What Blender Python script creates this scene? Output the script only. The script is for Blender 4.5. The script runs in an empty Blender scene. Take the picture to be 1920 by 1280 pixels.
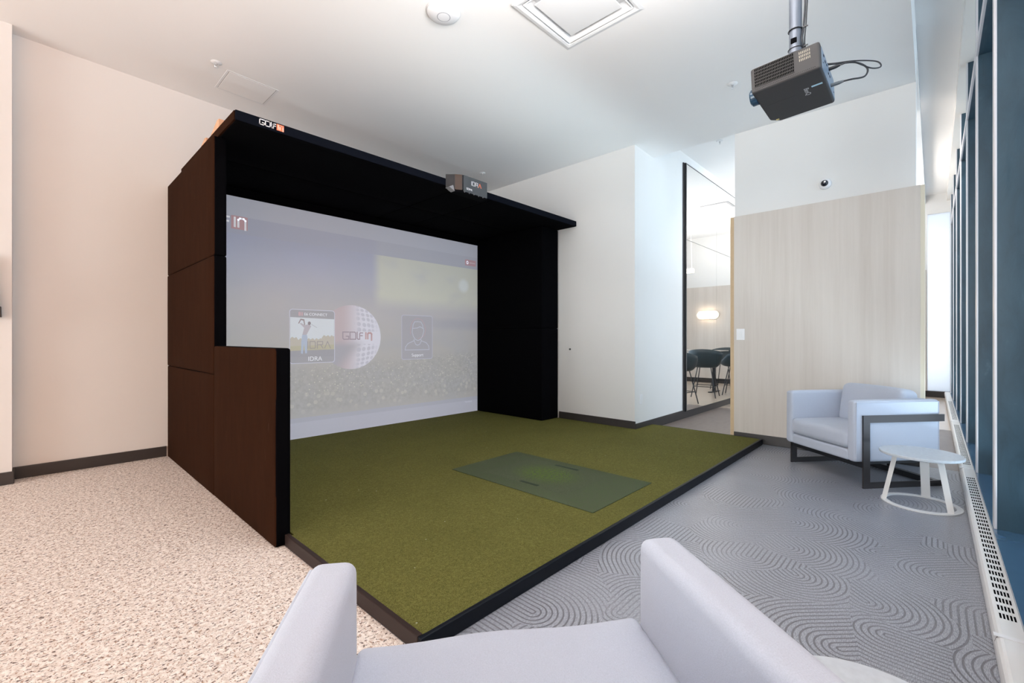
import bpy, bmesh, math, random
from mathutils import Vector, Matrix
random.seed(7)
scene = bpy.context.scene
COL = scene.collection
R = math.radians

# ------------------------------------------------------------------ camera
YAW = 43.087                      # viewing direction measured from +X towards +Y
cam_d = bpy.data.cameras.new('camera'); cam = bpy.data.objects.new('camera', cam_d); COL.objects.link(cam)
cam.location = (0, 0, 1.15); cam.rotation_euler = (R(90), 0, R(YAW - 90))
cam_d.sensor_width = 36; cam_d.lens = 36 * 844.6 / 1920
cam_d.shift_y = -5 / 1920; cam_d.clip_start = 0.05; cam_d.clip_end = 100
scene.camera = cam

# ------------------------------------------------------------------ colour management
scene.view_settings.view_transform = 'Standard'; scene.view_settings.look = 'None'
scene.view_settings.gamma = 1; scene.view_settings.use_curve_mapping = False
scene.view_settings.exposure = 0.0
scene.cycles.max_bounces = 10; scene.cycles.diffuse_bounces = 6; scene.cycles.transparent_max_bounces = 12
scene.cycles.glossy_bounces = 5
scene.cycles.sample_clamp_indirect = 6

# ------------------------------------------------------------------ world
w = bpy.data.worlds.new('sky'); scene.world = w; w.use_nodes = True
bg = w.node_tree.nodes['Background']
bg.inputs[0].default_value = (0.70, 0.84, 1.0, 1); bg.inputs[1].default_value = 0.35

# ------------------------------------------------------------------ lights
def area(name, loc, rot, sx, sy, power, color, spread=180):
    l = bpy.data.lights.new(name, 'AREA'); l.shape = 'RECTANGLE'; l.size = sx; l.size_y = sy
    l.energy = power; l.color = color; l.spread = R(spread)
    o = bpy.data.objects.new(name, l); COL.objects.link(o); o.location = loc; o.rotation_euler = rot
    return o
area('warm_left_fill', (-3.5, -1.7, 1.5), (R(90), 0, 0), 9.0, 4.4, 500, (1.0, 0.36, 0.12))  # added orange fill that warms the left side, not real daylight
area('daylight', (7.5, -1.7, 1.5), (R(90), 0, 0), 11.0, 4.4, 480, (0.97, 0.95, 1.0))
area('ceiling_fill', (-3.0, -1.1, -0.6), (R(158), 0, 0), 8.0, 1.0, 1900, (1.0, 0.62, 0.49))  # added fill shining up from below floor level to brighten and warm the ceiling
area('ceiling_fill', (6.5, -1.1, -0.6), (R(158), 0, 0), 11.0, 1.0, 2000, (0.98, 0.96, 0.95))  # second added fill from below, lifting the right-hand ceiling
area('rear_fill', (-8.7, 2.5, 1.9), (R(90), 0, R(-90)), 5.0, 3.2, 456, (0.90, 0.98, 1.0))  # added fill aimed at the wood wall; the rear wall has no window
area('overhead_fill', (1.3, 0.7, 2.95), (R(180), 0, R(45)), 1.8, 0.9, 155, (1.0, 0.97, 0.95))  # added light that brightens the ceiling; no pendant hangs here
area('daylight_far_door', (12.9, -0.05, 1.9), (R(90), 0, R(90)), 0.8, 3.4, 22, (0.88, 0.94, 1.0))
area('back_room_ceiling_fill', (10.0, 1.2, 2.6), (R(180), 0, 0), 1.6, 0.6, 60, (1.0, 0.95, 0.90))  # added upward fill for the back room ceiling, no fitting behind it
area('back_room_wall_fill', (7.0, 0.9, 3.74), (0, R(-42), 0), 0.9, 1.2, 75, (1.0, 0.92, 0.85))  # added fill tilted at the far wainscot, placed out of the mirror's view

# ------------------------------------------------------------------ node helpers
def lin(c):
    return tuple(((v/255/12.92) if v/255 <= 0.04045 else ((v/255+0.055)/1.055)**2.4) for v in c) + (1,)
class NT:
    def __init__(s, name):
        s.m = bpy.data.materials.new(name); s.m.use_nodes = True; s.t = s.m.node_tree; s.n = s.t.nodes
        s.b = s.n['Principled BSDF']
    def put(s, sock, v):
        if isinstance(v, bpy.types.NodeSocket): s.t.links.new(v, sock)
        elif isinstance(v, (tuple, list)) and len(v) == 3 and sock.type == 'RGBA': sock.default_value = (*v, 1)
        else: sock.default_value = v
    def math(s, op, a, b=0.0, c=0.0, clamp=False):
        n = s.n.new('ShaderNodeMath'); n.operation = op; n.use_clamp = clamp
        for i, v in enumerate((a, b, c)): s.put(n.inputs[i], v)
        return n.outputs[0]
    def sstep(s, x, a, b):
        n = s.n.new('ShaderNodeMapRange'); n.interpolation_type = 'SMOOTHSTEP'
        if a > b:
            s.put(n.inputs['Value'], x); n.inputs['From Min'].default_value = b; n.inputs['From Max'].default_value = a
            n.inputs['To Min'].default_value = 1; n.inputs['To Max'].default_value = 0
        else:
            s.put(n.inputs['Value'], x); n.inputs['From Min'].default_value = a; n.inputs['From Max'].default_value = b
        return n.outputs['Result']
    def mix(s, f, a, b, blend='MIX'):
        n = s.n.new('ShaderNodeMix'); n.data_type = 'RGBA'; n.blend_type = blend
        s.put(n.inputs['Factor'], f); s.put(n.inputs['A'], a); s.put(n.inputs['B'], b) if False else None
        s.put(n.inputs[6], a); s.put(n.inputs[7], b)
        return n.outputs[2]
    def coord(s, kind='Object'):
        return s.n.new('ShaderNodeTexCoord').outputs[kind]
    def geo(s):
        return s.n.new('ShaderNodeNewGeometry').outputs['Position']
    def mapping(s, v, scale=(1, 1, 1), rot=(0, 0, 0), loc=(0, 0, 0)):
        n = s.n.new('ShaderNodeMapping'); s.put(n.inputs['Vector'], v)
        n.inputs['Scale'].default_value = scale; n.inputs['Rotation'].default_value = rot; n.inputs['Location'].default_value = loc
        return n.outputs[0]
    def noise(s, v, scale, detail=2, rough=0.5, dist=0.0):
        n = s.n.new('ShaderNodeTexNoise'); s.put(n.inputs['Vector'], v)
        n.inputs['Scale'].default_value = scale; n.inputs['Detail'].default_value = detail
        n.inputs['Roughness'].default_value = rough; n.inputs['Distortion'].default_value = dist
        return n.outputs['Fac']
    def vor(s, v, scale, feature='F1', metric='EUCLIDEAN', exp=1.0, rand=1.0):
        n = s.n.new('ShaderNodeTexVoronoi'); n.feature = feature; n.distance = metric
        s.put(n.inputs['Vector'], v); n.inputs['Scale'].default_value = scale; n.inputs['Randomness'].default_value = rand
        if metric == 'MINKOWSKI': n.inputs['Exponent'].default_value = exp
        return n
    def sep(s, v):
        n = s.n.new('ShaderNodeSeparateXYZ'); s.put(n.inputs[0], v); return n.outputs
    def comb(s, x, y, z):
        n = s.n.new('ShaderNodeCombineXYZ')
        for i, v in enumerate((x, y, z)): s.put(n.inputs[i], v)
        return n.outputs[0]
    def bump(s, h, strength=0.3, dist=0.01):
        n = s.n.new('ShaderNodeBump'); s.put(n.inputs['Height'], h); n.inputs['Strength'].default_value = strength
        n.inputs['Distance'].default_value = dist; s.t.links.new(n.outputs[0], s.b.inputs['Normal'])
    def set(s, **k):
        for a, v in k.items(): s.put(s.b.inputs[a.replace('_', ' ')], v)
        return s

def simple(name, col, rough=0.6, metal=0.0, spec=0.5, noise=0.0, nscale=30, bump=0.0, emit=0.0, sheen=0.0):
    m = NT(name); c = lin(col) if max(col) > 1.001 else (*col, 1)
    if noise or bump:
        n = m.noise(m.geo(), nscale, 3)
        if noise:
            m.set(Base_Color=m.mix(n, tuple(v*(1-noise) for v in c[:3]), tuple(min(1, v*(1+noise)) for v in c[:3])))
        else: m.set(Base_Color=c)
        if bump: m.bump(n, bump, 0.003)
    else: m.set(Base_Color=c)
    m.set(Roughness=rough, Metallic=metal)
    m.b.inputs['Specular IOR Level'].default_value = spec
    if sheen: m.b.inputs['Sheen Weight'].default_value = sheen
    if emit:
        m.b.inputs['Emission Color'].default_value = c; m.b.inputs['Emission Strength'].default_value = emit
    return m.m

M = {}
M['wall'] = simple('wall_paint', (0.78, 0.775, 0.765), 0.75, spec=0.3, noise=0.012, nscale=3, bump=0.02)
M['ceiling'] = simple('ceiling_paint', (0.88, 0.875, 0.87), 0.85, spec=0.2, noise=0.01, nscale=2)
M['white'] = simple('white_trim', (0.80, 0.81, 0.82), 0.45)
M['white_plastic'] = simple('white_plastic', (0.82, 0.82, 0.84), 0.35)
M['soffit'] = simple('cream_soffit', (0.80, 0.76, 0.71), 0.7)
M['base'] = simple('dark_vinyl_base', (0.035, 0.030, 0.029), 0.45, noise=0.1, nscale=20)
M['velvet'] = simple('black_velvet', (0.0020, 0.0020, 0.0027), 1.0, spec=0.03, noise=0.25, nscale=60, bump=0.2)
M['frame_black'] = simple('black_metal', (0.012, 0.013, 0.017), 0.35, spec=0.5)
M['bronze'] = simple('dark_bronze_metal', (0.055, 0.050, 0.052), 0.32, metal=0.6)
M['grey_plastic'] = simple('charcoal_plastic', (0.076, 0.073, 0.074), 0.7, spec=0.12, bump=0.15, nscale=400)
M['black_hole'] = simple('dark_opening', (0.004, 0.004, 0.005), 1.0, spec=0.05)
M['stool_shell'] = simple('dark_teal_shell', (0.018, 0.032, 0.040), 0.5)
M['pine'] = simple('raw_pine', (0.62, 0.36, 0.22), 0.7, noise=0.15, nscale=40)
M['orange'] = simple('orange_print', (0.86, 0.19, 0.07), 0.5)
M['white_print'] = simple('white_print', (0.85, 0.85, 0.88), 0.5)
M['cable'] = simple('black_cable', (0.02, 0.022, 0.028), 0.45)
M['chrome'] = simple('brushed_steel', (0.55, 0.56, 0.58), 0.25, metal=1.0)
M['mirror'] = simple('mirror_glass', (0.90, 0.90, 0.89), 0.02, metal=1.0)
M['edge_wood'] = simple('honey_wood_edge', (0.62, 0.47, 0.30), 0.55, noise=0.08, nscale=30)
M['lens'] = simple('dark_glass_dome', (0.01, 0.012, 0.02), 0.08)
M['lamp_glow'] = simple('lit_lamp_diffuser', (1.0, 0.80, 0.58), 0.5, emit=9)
M['far_floor'] = simple('pale_polished_floor', (0.52, 0.43, 0.35), 0.22, noise=0.06, nscale=3)

# brown outer cloth of the padded panels
m = NT('worn_brown_cloth'); p = m.geo()
n1 = m.noise(m.mapping(p, (6, 6, 1.2)), 3, 4, 0.6)
scr = m.sstep(m.noise(m.mapping(p, (1, 14, 1.6)), 4, 3, 0.6), 0.68, 0.80)
c = m.mix(n1, (0.017, 0.0060, 0.0026), (0.033, 0.0125, 0.0060))
m.set(Base_Color=m.mix(m.math('MULTIPLY', scr, 0.35), c, (0.16, 0.11, 0.085)), Roughness=1.0)
m.b.inputs['Specular IOR Level'].default_value = 0.04
m.bump(m.noise(p, 500, 2), 0.2, 0.002); M['brown'] = m.m

# upholstery
m = NT('pale_grey_upholstery'); p = m.coord('Object')
wv = m.noise(m.mapping(p, (1, 1, 1.6)), 420, 2, 0.6)
cl = m.noise(p, 9, 3, 0.6)
c = m.mix(wv, (0.36, 0.395, 0.475), (0.53, 0.575, 0.68)); c = m.mix(m.math('MULTIPLY', cl, 0.25), c, (0.45, 0.475, 0.55))
m.set(Base_Color=c, Roughness=0.92); m.b.inputs['Sheen Weight'].default_value = 0.25
m.b.inputs['Specular IOR Level'].default_value = 0.2
m.bump(wv, 0.25, 0.002); M['fabric'] = m.m

# turf
def turf(name, a, b, d):
    m = NT(name); p = m.geo()
    f = m.noise(p, 260, 3, 0.7); g = m.noise(p, 55, 3, 0.7); big = m.noise(p, 2.2, 2)
    c = m.mix(m.sstep(f, 0.36, 0.64), a, b)
    c = m.mix(m.math('MULTIPLY', m.sstep(g, 0.45, 0.7), 0.35), c, d)
    c = m.mix(m.math('MULTIPLY', m.sstep(big, 0.4, 0.7), 0.15), c, a)
    sp = m.vor(p, 7.0); lim = m.math('LESS_THAN', sp.outputs['Distance'], 0.028)
    c = m.mix(m.math('MULTIPLY', lim, 0.55), c, (0.5, 0.5, 0.45))
    m.set(Base_Color=c, Roughness=0.95); m.b.inputs['Specular IOR Level'].default_value = 0.15
    m.bump(f, 0.9, 0.006); return m.m
M['turf'] = turf('green_turf', (0.063, 0.063, 0.012), (0.155, 0.144, 0.037), (0.21, 0.19, 0.058))
M['mat_turf'] = turf('dark_mat_turf', (0.038, 0.050, 0.026), (0.105, 0.122, 0.072), (0.06, 0.11, 0.03))

# speckled carpet
m = NT('speckled_carpet'); p = m.geo()
q = m.mapping(p, (1.0, 1.9, 1), rot=(0, 0, R(25)))
n1 = m.noise(q, 62, 2, 0.55, 0.6); n2 = m.noise(m.mapping(p, (1.7, 1, 1), rot=(0, 0, R(-35)), loc=(3, 1, 0)), 70, 2, 0.5, 0.5)
n3 = m.noise(p, 45, 3, 0.7)
c = m.mix(m.sstep(n3, 0.35, 0.65), (0.62, 0.52, 0.46), (0.86, 0.79, 0.74))
c = m.mix(m.math('MULTIPLY', m.sstep(n2, 0.575, 0.65), 0.8), c, (0.30, 0.17, 0.11))
c = m.mix(m.math('MULTIPLY', m.sstep(n1, 0.585, 0.635), 0.95), c, (0.085, 0.055, 0.045))
m.set(Base_Color=c, Roughness=0.97); m.b.inputs['Specular IOR Level'].default_value = 0.1
m.bump(n3, 0.5, 0.006); M['carpet'] = m.m

# grooved grey floor: rounded rings inside irregular cells
m = NT('grooved_grey_floor'); p = m.geo()

def uring(scale, off, spacing):
    v = m.vor(m.mapping(p, (1, 1, 1), loc=off), scale, rand=0.85)
    vm = m.n.new('ShaderNodeVectorMath'); vm.operation = 'SUBTRACT'
    m.put(vm.inputs[0], m.mapping(p, (1, 1, 1), loc=off)); m.put(vm.inputs[1], v.outputs['Position'])
    cr = m.sep(v.outputs['Color'])
    ra = m.n.new('ShaderNodeVectorRotate'); ra.rotation_type = 'Z_AXIS'; m.put(ra.inputs['Vector'], vm.outputs[0])
    m.put(ra.inputs['Angle'], m.math('MULTIPLY', m.math('FLOOR', m.math('MULTIPLY', cr[0], 7.99)), math.pi/4))
    d = m.sep(ra.outputs[0]); dx = m.math('MAXIMUM', m.math('ADD', d[0], m.math('MULTIPLY', cr[1], 0.10)), 0.0)
    dy = m.math('ADD', d[1], m.math('SUBTRACT', m.math('MULTIPLY', cr[2], 0.30), 0.15))
    L = m.math('SQRT', m.math('ADD', m.math('MULTIPLY', dx, dx), m.math('MULTIPLY', dy, dy)))
    tri = m.math('ABSOLUTE', m.math('SUBTRACT', m.math('FRACT', m.math('DIVIDE', L, spacing)), 0.5))
    return m.sstep(tri, 0.22, 0.08), cr
ring, crr = uring(2.3, (0.3, 0.1, 0), 0.0235)
fade = m.sstep(m.noise(p, 1.6, 2), 0.25, 0.6)
fine = m.noise(m.mapping(p, (1, 7, 1), rot=(0, 0, R(20))), 60, 3, 0.7); cl = m.noise(p, 2.2, 4, 0.65)
c = m.mix(m.sstep(fine, 0.36, 0.66), (0.150, 0.154, 0.180), (0.40, 0.415, 0.47))
c = m.mix(m.math('MULTIPLY', cl, 0.3), c, (0.28, 0.29, 0.33))
c = m.mix(m.math('MULTIPLY', ring, m.math('ADD', m.math('MULTIPLY', fade, 0.5), 0.25)), c, (0.065, 0.060, 0.068))
m.set(Base_Color=c, Roughness=m.math('ADD', m.math('MULTIPLY', fine, 0.14), 0.24))
m.b.inputs['Specular IOR Level'].default_value = 0.7
m.bump(m.math('SUBTRACT', 1.0, ring), 0.22, 0.003); M['vinyl'] = m.m

m = NT('grey_brown_floor'); p = m.geo()
n1 = m.noise(m.mapping(p, (2, 6, 1)), 3, 4, 0.6)
m.set(Base_Color=m.mix(n1, (0.13, 0.105, 0.095), (0.24, 0.20, 0.18)), Roughness=0.35); M['corridor_floor'] = m.m

# pale wood panelling, vertical grain
m = NT('pale_wood_veneer'); p = m.geo()
g1 = m.noise(m.mapping(p, (9, 9, 0.35)), 4, 4, 0.6, 0.15); g2 = m.noise(m.mapping(p, (60, 60, 0.8)), 4, 2, 0.6)
pl = m.noise(m.mapping(p, (1.7, 2.6, 0.02)), 2.2, 1)
c = m.mix(g1, (0.52, 0.465, 0.415), (0.66, 0.61, 0.565)); c = m.mix(m.math('MULTIPLY', g2, 0.35), c, (0.50, 0.445, 0.395))
c = m.mix(m.math('MULTIPLY', m.sstep(pl, 0.4, 0.6), 0.25), c, (0.70, 0.655, 0.61))
m.set(Base_Color=c, Roughness=0.5); m.bump(g2, 0.05, 0.002); M['wood'] = m.m

# window metal
m = NT('dark_blue_metal'); p = m.geo()
sm = m.noise(m.mapping(p, (1, 3, 1.3)), 2.4, 5, 0.68, 0.8); st = m.noise(m.mapping(p, (1, 12, 0.7)), 6, 3, 0.6)
c = m.mix(sm, (0.006, 0.018, 0.030), (0.040, 0.088, 0.125)); c = m.mix(m.math('MULTIPLY', m.sstep(sm, 0.60, 0.72), 0.18), c, (0.15, 0.21, 0.26))
m.set(Base_Color=c, Roughness=m.math('ADD', m.math('MULTIPLY', st, 0.3), 0.22)); M['mull'] = m.m
M['cap'] = simple('pale_aluminium', (0.62, 0.60, 0.62), 0.35, metal=0.25)
M['sill'] = simple('blue_grey_sill', (0.035, 0.085, 0.15), 0.2, noise=0.15, nscale=4)
M['stone'] = simple('speckled_white_stone', (0.57, 0.61, 0.66), 0.35, noise=0.14, nscale=45)
M['white_metal'] = simple('white_powder_coat', (0.78, 0.78, 0.78), 0.35)

# thin window glass
m = NT('window_glass'); n = m.n; t = m.t
for x in list(n):
    if x.type == 'BSDF_PRINCIPLED': n.remove(x)
out = [x for x in n if x.type == 'OUTPUT_MATERIAL'][0]
tr = n.new('ShaderNodeBsdfTransparent'); tr.inputs[0].default_value = (0.80, 0.90, 0.95, 1)
gl = n.new('ShaderNodeBsdfGlossy'); gl.inputs['Roughness'].default_value = 0.03
fr = n.new('ShaderNodeFresnel'); fr.inputs[0].default_value = 1.35
ms = n.new('ShaderNodeMixShader'); t.links.new(fr.outputs[0], ms.inputs[0]); t.links.new(tr.outputs[0], ms.inputs[1]); t.links.new(gl.outputs[0], ms.inputs[2])
t.links.new(ms.outputs[0], out.inputs[0]); M['glass'] = m.m
m = NT('frosted_glass'); m.set(Base_Color=(0.92, 0.95, 0.97), Roughness=0.6); n = m.n; t = m.t
out = [x for x in n if x.type == 'OUTPUT_MATERIAL'][0]
tl = n.new('ShaderNodeBsdfTranslucent'); tl.inputs[0].default_value = (0.95, 0.97, 1, 1)
ms = n.new('ShaderNodeMixShader'); ms.inputs[0].default_value = 0.85
t.links.new(m.b.outputs[0], ms.inputs[1]); t.links.new(tl.outputs[0], ms.inputs[2]); t.links.new(ms.outputs[0], out.inputs[0]); M['frost'] = m.m

# ------------------------------------------------------------------ mesh helpers
def obj(name, bm, mat, parent=None, loc=(0, 0, 0), rz=0, smooth=False, bevel=0, seg=2):
    me = bpy.data.meshes.new(name)
    bmesh.ops.recalc_face_normals(bm, faces=bm.faces[:])
    if smooth:
        for f in bm.faces: f.smooth = True
    bm.to_mesh(me); bm.free()
    for x in (mat if isinstance(mat, (list, tuple)) else [mat]): me.materials.append(x)
    o = bpy.data.objects.new(name, me); COL.objects.link(o); o.location = loc; o.rotation_euler = (0, 0, rz)
    if parent: o.parent = parent
    if bevel:
        md = o.modifiers.new('bevel', 'BEVEL'); md.width = bevel; md.segments = seg; md.limit_method = 'ANGLE'
        for f in me.polygons: f.use_smooth = False
    return o
def empty(name, loc=(0, 0, 0), rz=0):
    o = bpy.data.objects.new(name, None); COL.objects.link(o); o.location = loc; o.rotation_euler = (0, 0, rz)
    o.empty_display_size = 0.1; return o
def tag(o, label, cat, group=None, kind=None):
    o['label'] = label; o['category'] = cat
    if group: o['group'] = group
    if kind: o['kind'] = kind
    return o
def struct(o): o['kind'] = 'structure'; return o
def abox(bm, x0, x1, y0, y1, z0, z1, M4=None, mi=0):
    vs = [bm.verts.new(Vector((x, y, z)) if M4 is None else M4 @ Vector((x, y, z))) for z in (z0, z1) for y in (y0, y1) for x in (x0, x1)]
    fs = []
    for f in ((0, 2, 3, 1), (4, 5, 7, 6), (0, 1, 5, 4), (2, 6, 7, 3), (0, 4, 6, 2), (1, 3, 7, 5)):
        fc = bm.faces.new([vs[i] for i in f]); fc.material_index = mi; fs.append(fc)
    return fs
def box(*a, **k):
    bm = bmesh.new(); abox(bm, *a, **k); return bm
def prism(pts, axis, a0, a1, bm=None):
    """extrude a closed 2-D outline along an axis"""
    bm = bm or bmesh.new()
    def P(p, a): return {'x': (a, p[0], p[1]), 'y': (p[0], a, p[1]), 'z': (p[0], p[1], a)}[axis]
    A = [bm.verts.new(P(p, a0)) for p in pts]; B = [bm.verts.new(P(p, a1)) for p in pts]
    bm.faces.new(A); bm.faces.new(B[::-1]); n = len(pts)
    for i in range(n): bm.faces.new((A[i], A[(i+1) % n], B[(i+1) % n], B[i]))
    return bm
def lathe(prof, seg=32, bm=None, M4=None):
    bm = bm or bmesh.new(); rings = []
    for r, z in prof:
        rings.append([bm.verts.new((M4 or Matrix()) @ Vector((r*math.cos(2*math.pi*i/seg), r*math.sin(2*math.pi*i/seg), z))) for i in range(seg)])
    for a, b in zip(rings, rings[1:]):
        for i in range(seg): bm.faces.new((a[i], a[(i+1) % seg], b[(i+1) % seg], b[i]))
    if prof[0] != prof[-1]:
        if prof[0][0] > 1e-5: bm.faces.new(rings[0][::-1])
        if prof[-1][0] > 1e-5: bm.faces.new(rings[-1])
    bmesh.ops.remove_doubles(bm, verts=bm.verts[:], dist=1e-6)
    return bm
def tube(pts, r, seg=8, bm=None, closed=False, smoothn=0):
    bm = bm or bmesh.new(); pts = [Vector(p) for p in pts]
    if smoothn:
        q = []
        n = len(pts)
        for i in range(n - (0 if closed else 1)):
            p0, p1, p2, p3 = (pts[(i-1) % n] if (closed or i > 0) else pts[0]), pts[i], pts[(i+1) % n], (pts[(i+2) % n] if (closed or i+2 < n) else pts[-1])
            for k in range(smoothn):
                t = k/smoothn
                q.append(0.5*((2*p1) + (p2-p0)*t + (2*p0-5*p1+4*p2-p3)*t*t + (3*p1-p0-3*p2+p3)*t**3))
        if not closed: q.append(pts[-1])
        pts = q
    n = len(pts); rings = []; up = Vector((0.13, 0.21, 0.97)).normalized(); prev = None
    for i, p in enumerate(pts):
        a = pts[(i-1) % n] if (closed or i > 0) else p; b = pts[(i+1) % n] if (closed or i < n-1) else p
        d = (b-a).normalized()
        if prev is None: u = d.cross(up).normalized()
        else: u = (prev - d*prev.dot(d)).normalized()
        prev = u; v = d.cross(u)
        rings.append([bm.verts.new(p + r*(math.cos(2*math.pi*k/seg)*u + math.sin(2*math.pi*k/seg)*v)) for k in range(seg)])
    for i in range(n if closed else n-1):
        a, b = rings[i], rings[(i+1) % n]
        for k in range(seg): bm.faces.new((a[k], a[(k+1) % seg], b[(k+1) % seg], b[k]))
    if not closed: bm.faces.new(rings[0][::-1]); bm.faces.new(rings[-1])
    return bm
def soft(x0, x1, y0, y1, z0, z1, r=0.02, n=12, bulge=(0, 0, 0), wob=0.0, bm=None, sag=None):
    """upholstered block: rounded edges and softly swollen faces"""
    bm = bm or bmesh.new(); c = Vector(((x0+x1)/2, (y0+y1)/2, (z0+z1)/2)); h = Vector(((x1-x0)/2, (y1-y0)/2, (z1-z0)/2))
    inner = Vector([max(1e-4, a-r) for a in h]); cache = {}
    def samp(k, ax):
        t = -1+2*k/n; H = h[ax]
        # concentrate samples near the rounded ends
        edge = r/H if H > 0 else 0
        m_ = max(3, n//4)
        if k <= m_: return -H + (1-math.cos(math.pi/2*k/m_)) * r
        if k >= n-m_: return H - (1-math.cos(math.pi/2*(n-k)/m_)) * r
        return -H + r + (2*H-2*r)*(k-m_)/(n-2*m_)
    def vert(i, j, k):
        key = (i, j, k)
        if key in cache: return cache[key]
        p = Vector((samp(i, 0), samp(j, 1), samp(k, 2)))
        q = Vector([max(-inner[a], min(inner[a], p[a])) for a in range(3)]); d = p-q
        if d.length > 1e-7:
            p = q + d.normalized()*r
        u = [p[a]/h[a] for a in range(3)]
        off = Vector((bulge[0]*u[0]*(1-u[1]**2)*(1-u[2]**2), bulge[1]*u[1]*(1-u[0]**2)*(1-u[2]**2), bulge[2]*u[2]*(1-u[0]**4)*(1-u[1]**4)))
        if wob: off += Vector([wob*math.sin(9*p[(a+1) % 3]+5*p[(a+2) % 3]*1.7+a) for a in range(3)])
        if sag: off += sag(u)
        v = bm.verts.new(c+p+off); cache[key] = v; return v
    for a in range(n):
        for b in range(n):
            for s in (0, n):
                for q in (((a, b, s), (a+1, b, s), (a+1, b+1, s), (a, b+1, s)), ((a, s, b), (a+1, s, b), (a+1, s, b+1), (a, s, b+1)), ((s, a, b), (s, a+1, b), (s, a+1, b+1), (s, a, b+1))):
                    f = bm.faces.new([vert(*w_) for w_ in q]); f.smooth = True
    return bm
def text(name, s, size, mat, parent, M4, extrude=0.0005, ax='LEFT', ay='BOTTOM_BASELINE'):
    cu = bpy.data.curves.new('tmp', 'FONT'); cu.body = s; cu.size = size; cu.extrude = extrude; cu.align_x = ax; cu.align_y = ay
    o = bpy.data.objects.new('tmp', cu); COL.objects.link(o)
    bpy.context.view_layer.update()
    dg = bpy.context.evaluated_depsgraph_get()
    me = bpy.data.meshes.new_from_object(o.evaluated_get(dg)); bpy.data.objects.remove(o); bpy.data.curves.remove(cu)
    me.name = name; me.materials.clear(); me.materials.append(mat); me.transform(M4)
    r = bpy.data.objects.new(name, me); COL.objects.link(r); r.parent = parent
    return r
def strokes(lines, wd, th, M4=None, bm=None, mi=0):
    """flat lettering strokes in the XZ plane (front towards -Y): list of polylines"""
    bm = bm or bmesh.new()
    for L in lines:
        for a, b in zip(L, L[1:]):
            a = Vector((a[0], 0, a[1])); b = Vector((b[0], 0, b[1])); d = (b-a); l = d.length
            if l < 1e-6: continue
            d /= l; nrm = Vector((-d.z, 0, d.x))
            a2 = a-d*wd*0.5; b2 = b+d*wd*0.5
            vs = []
            for y in (0, th):
                for q in (a2-nrm*wd/2, b2-nrm*wd/2, b2+nrm*wd/2, a2+nrm*wd/2):
                    v = q+Vector((0, y, 0)); vs.append(bm.verts.new(M4 @ v if M4 else v))
            for f in ((0, 1, 2, 3), (7, 6, 5, 4), (0, 4, 5, 1), (1, 5, 6, 2), (2, 6, 7, 3), (3, 7, 4, 0)):
                bm.faces.new([vs[i] for i in f]).material_index = mi
    return bm
def rot_text(x, y, z, k=1.0):   # text standing in the XZ plane, read from -Y
    return Matrix.Translation((x, y, z)) @ Matrix.Rotation(R(90), 4, 'X')

CZ = lambda x: 3.640 - 0.028*x          # the ceiling drops slightly to the right

# ================================================================== SETTING
# floors
bm = bmesh.new(); abox(bm, -9.0, 0.965, -0.3, 5.5, -0.1, 0.0); struct(obj('floor', bm, M['carpet']))
bm = bmesh.new(); abox(bm, 0.965, 5.5, -0.3, 5.5, -0.1, 0.0); struct(obj('floor', bm, M['vinyl']))
bm = bmesh.new(); abox(bm, 5.5, 7.9, -0.3, 2.64, -0.1, 0.0); struct(obj('floor', bm, M['corridor_floor']))
bm = bmesh.new(); abox(bm, 7.9, 12.2, -0.3, 2.64, -0.1, 0.0); struct(obj('floor', bm, M['far_floor']))
# ceiling (gently falling to the right), with a real recess for the square diffuser
bm = bmesh.new()
HX0, HX1, HY0, HY1 = 2.41, 3.02, 1.575, 2.185
def cslab(x0, x1, y0, y1):
    M4 = None
    vs = [bm.verts.new((x, y, CZ(x)+dz)) for dz in (0, 0.1) for y in (y0, y1) for x in (x0, x1)]
    for f in ((0, 2, 3, 1), (4, 5, 7, 6), (0, 1, 5, 4), (2, 6, 7, 3), (0, 4, 6, 2), (1, 3, 7, 5)): bm.faces.new([vs[i] for i in f])
cslab(-9.0, HX0, 0.115, 5.5); cslab(HX1, 5.5, 0.115, 5.5); cslab(HX0, HX1, 0.115, HY0); cslab(HX0, HX1, HY1, 5.5)
struct(obj('ceiling', bm, M['ceiling']))
struct(obj('ceiling', box(5.5, 12.2, 0.115, 2.64, 3.84, 3.94), M['ceiling']))
struct(obj('ceiling', box(-9.0, 12.2, -0.19, 0.115, 4.0, 4.1), M['ceiling']))     # raised strip by the window
struct(obj('trim_1', prism([(-9.0, CZ(-9)+0.1), (-9.0, 4.0), (5.5, 4.0), (5.5, CZ(5.5)+0.1)], 'y', 0.115, 0.165), M['ceiling']))
struct(obj('trim_2', box(5.46, 5.5, 0.165, 2.64, CZ(5.5)+0.1, 3.84), M['ceiling']))
struct(obj('trim_3', box(-9.0, 12.2, -0.42, -0.19, 3.84, 4.1), M['soffit']))
# walls
struct(obj('wall_back', box(-0.1, 5.1, 5.5, 5.6, 0, 3.75), M['wall']))
struct(obj('wall_left', box(-9.1, -0.1, 5.34, 5.6, 0, 3.85), M['wall']))
struct(obj('wall_side', box(5.0, 5.1, 2.74, 5.5, 0, 3.6), M['wall']))
struct(obj('wall_passage', box(5.0, 12.2, 2.64, 2.74, 0, 3.84), M['wall']))
struct(obj('wall_rear', box(-9.1, -9.0, -0.42, 5.34, 0, 4.1), M['wall']))
struct(obj('wall_far', box(12.2, 12.3, 0.10, 2.74, 0, 4.1), M['wall']))
struct(obj('wall_far_header', box(12.2, 12.3, -0.42, 0.10, 3.62, 4.1), M['wall']))
struct(obj('wall_partition', box(5.5, 5.68, 0.115, 1.656, 0, 3.84), M['wall']))
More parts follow.
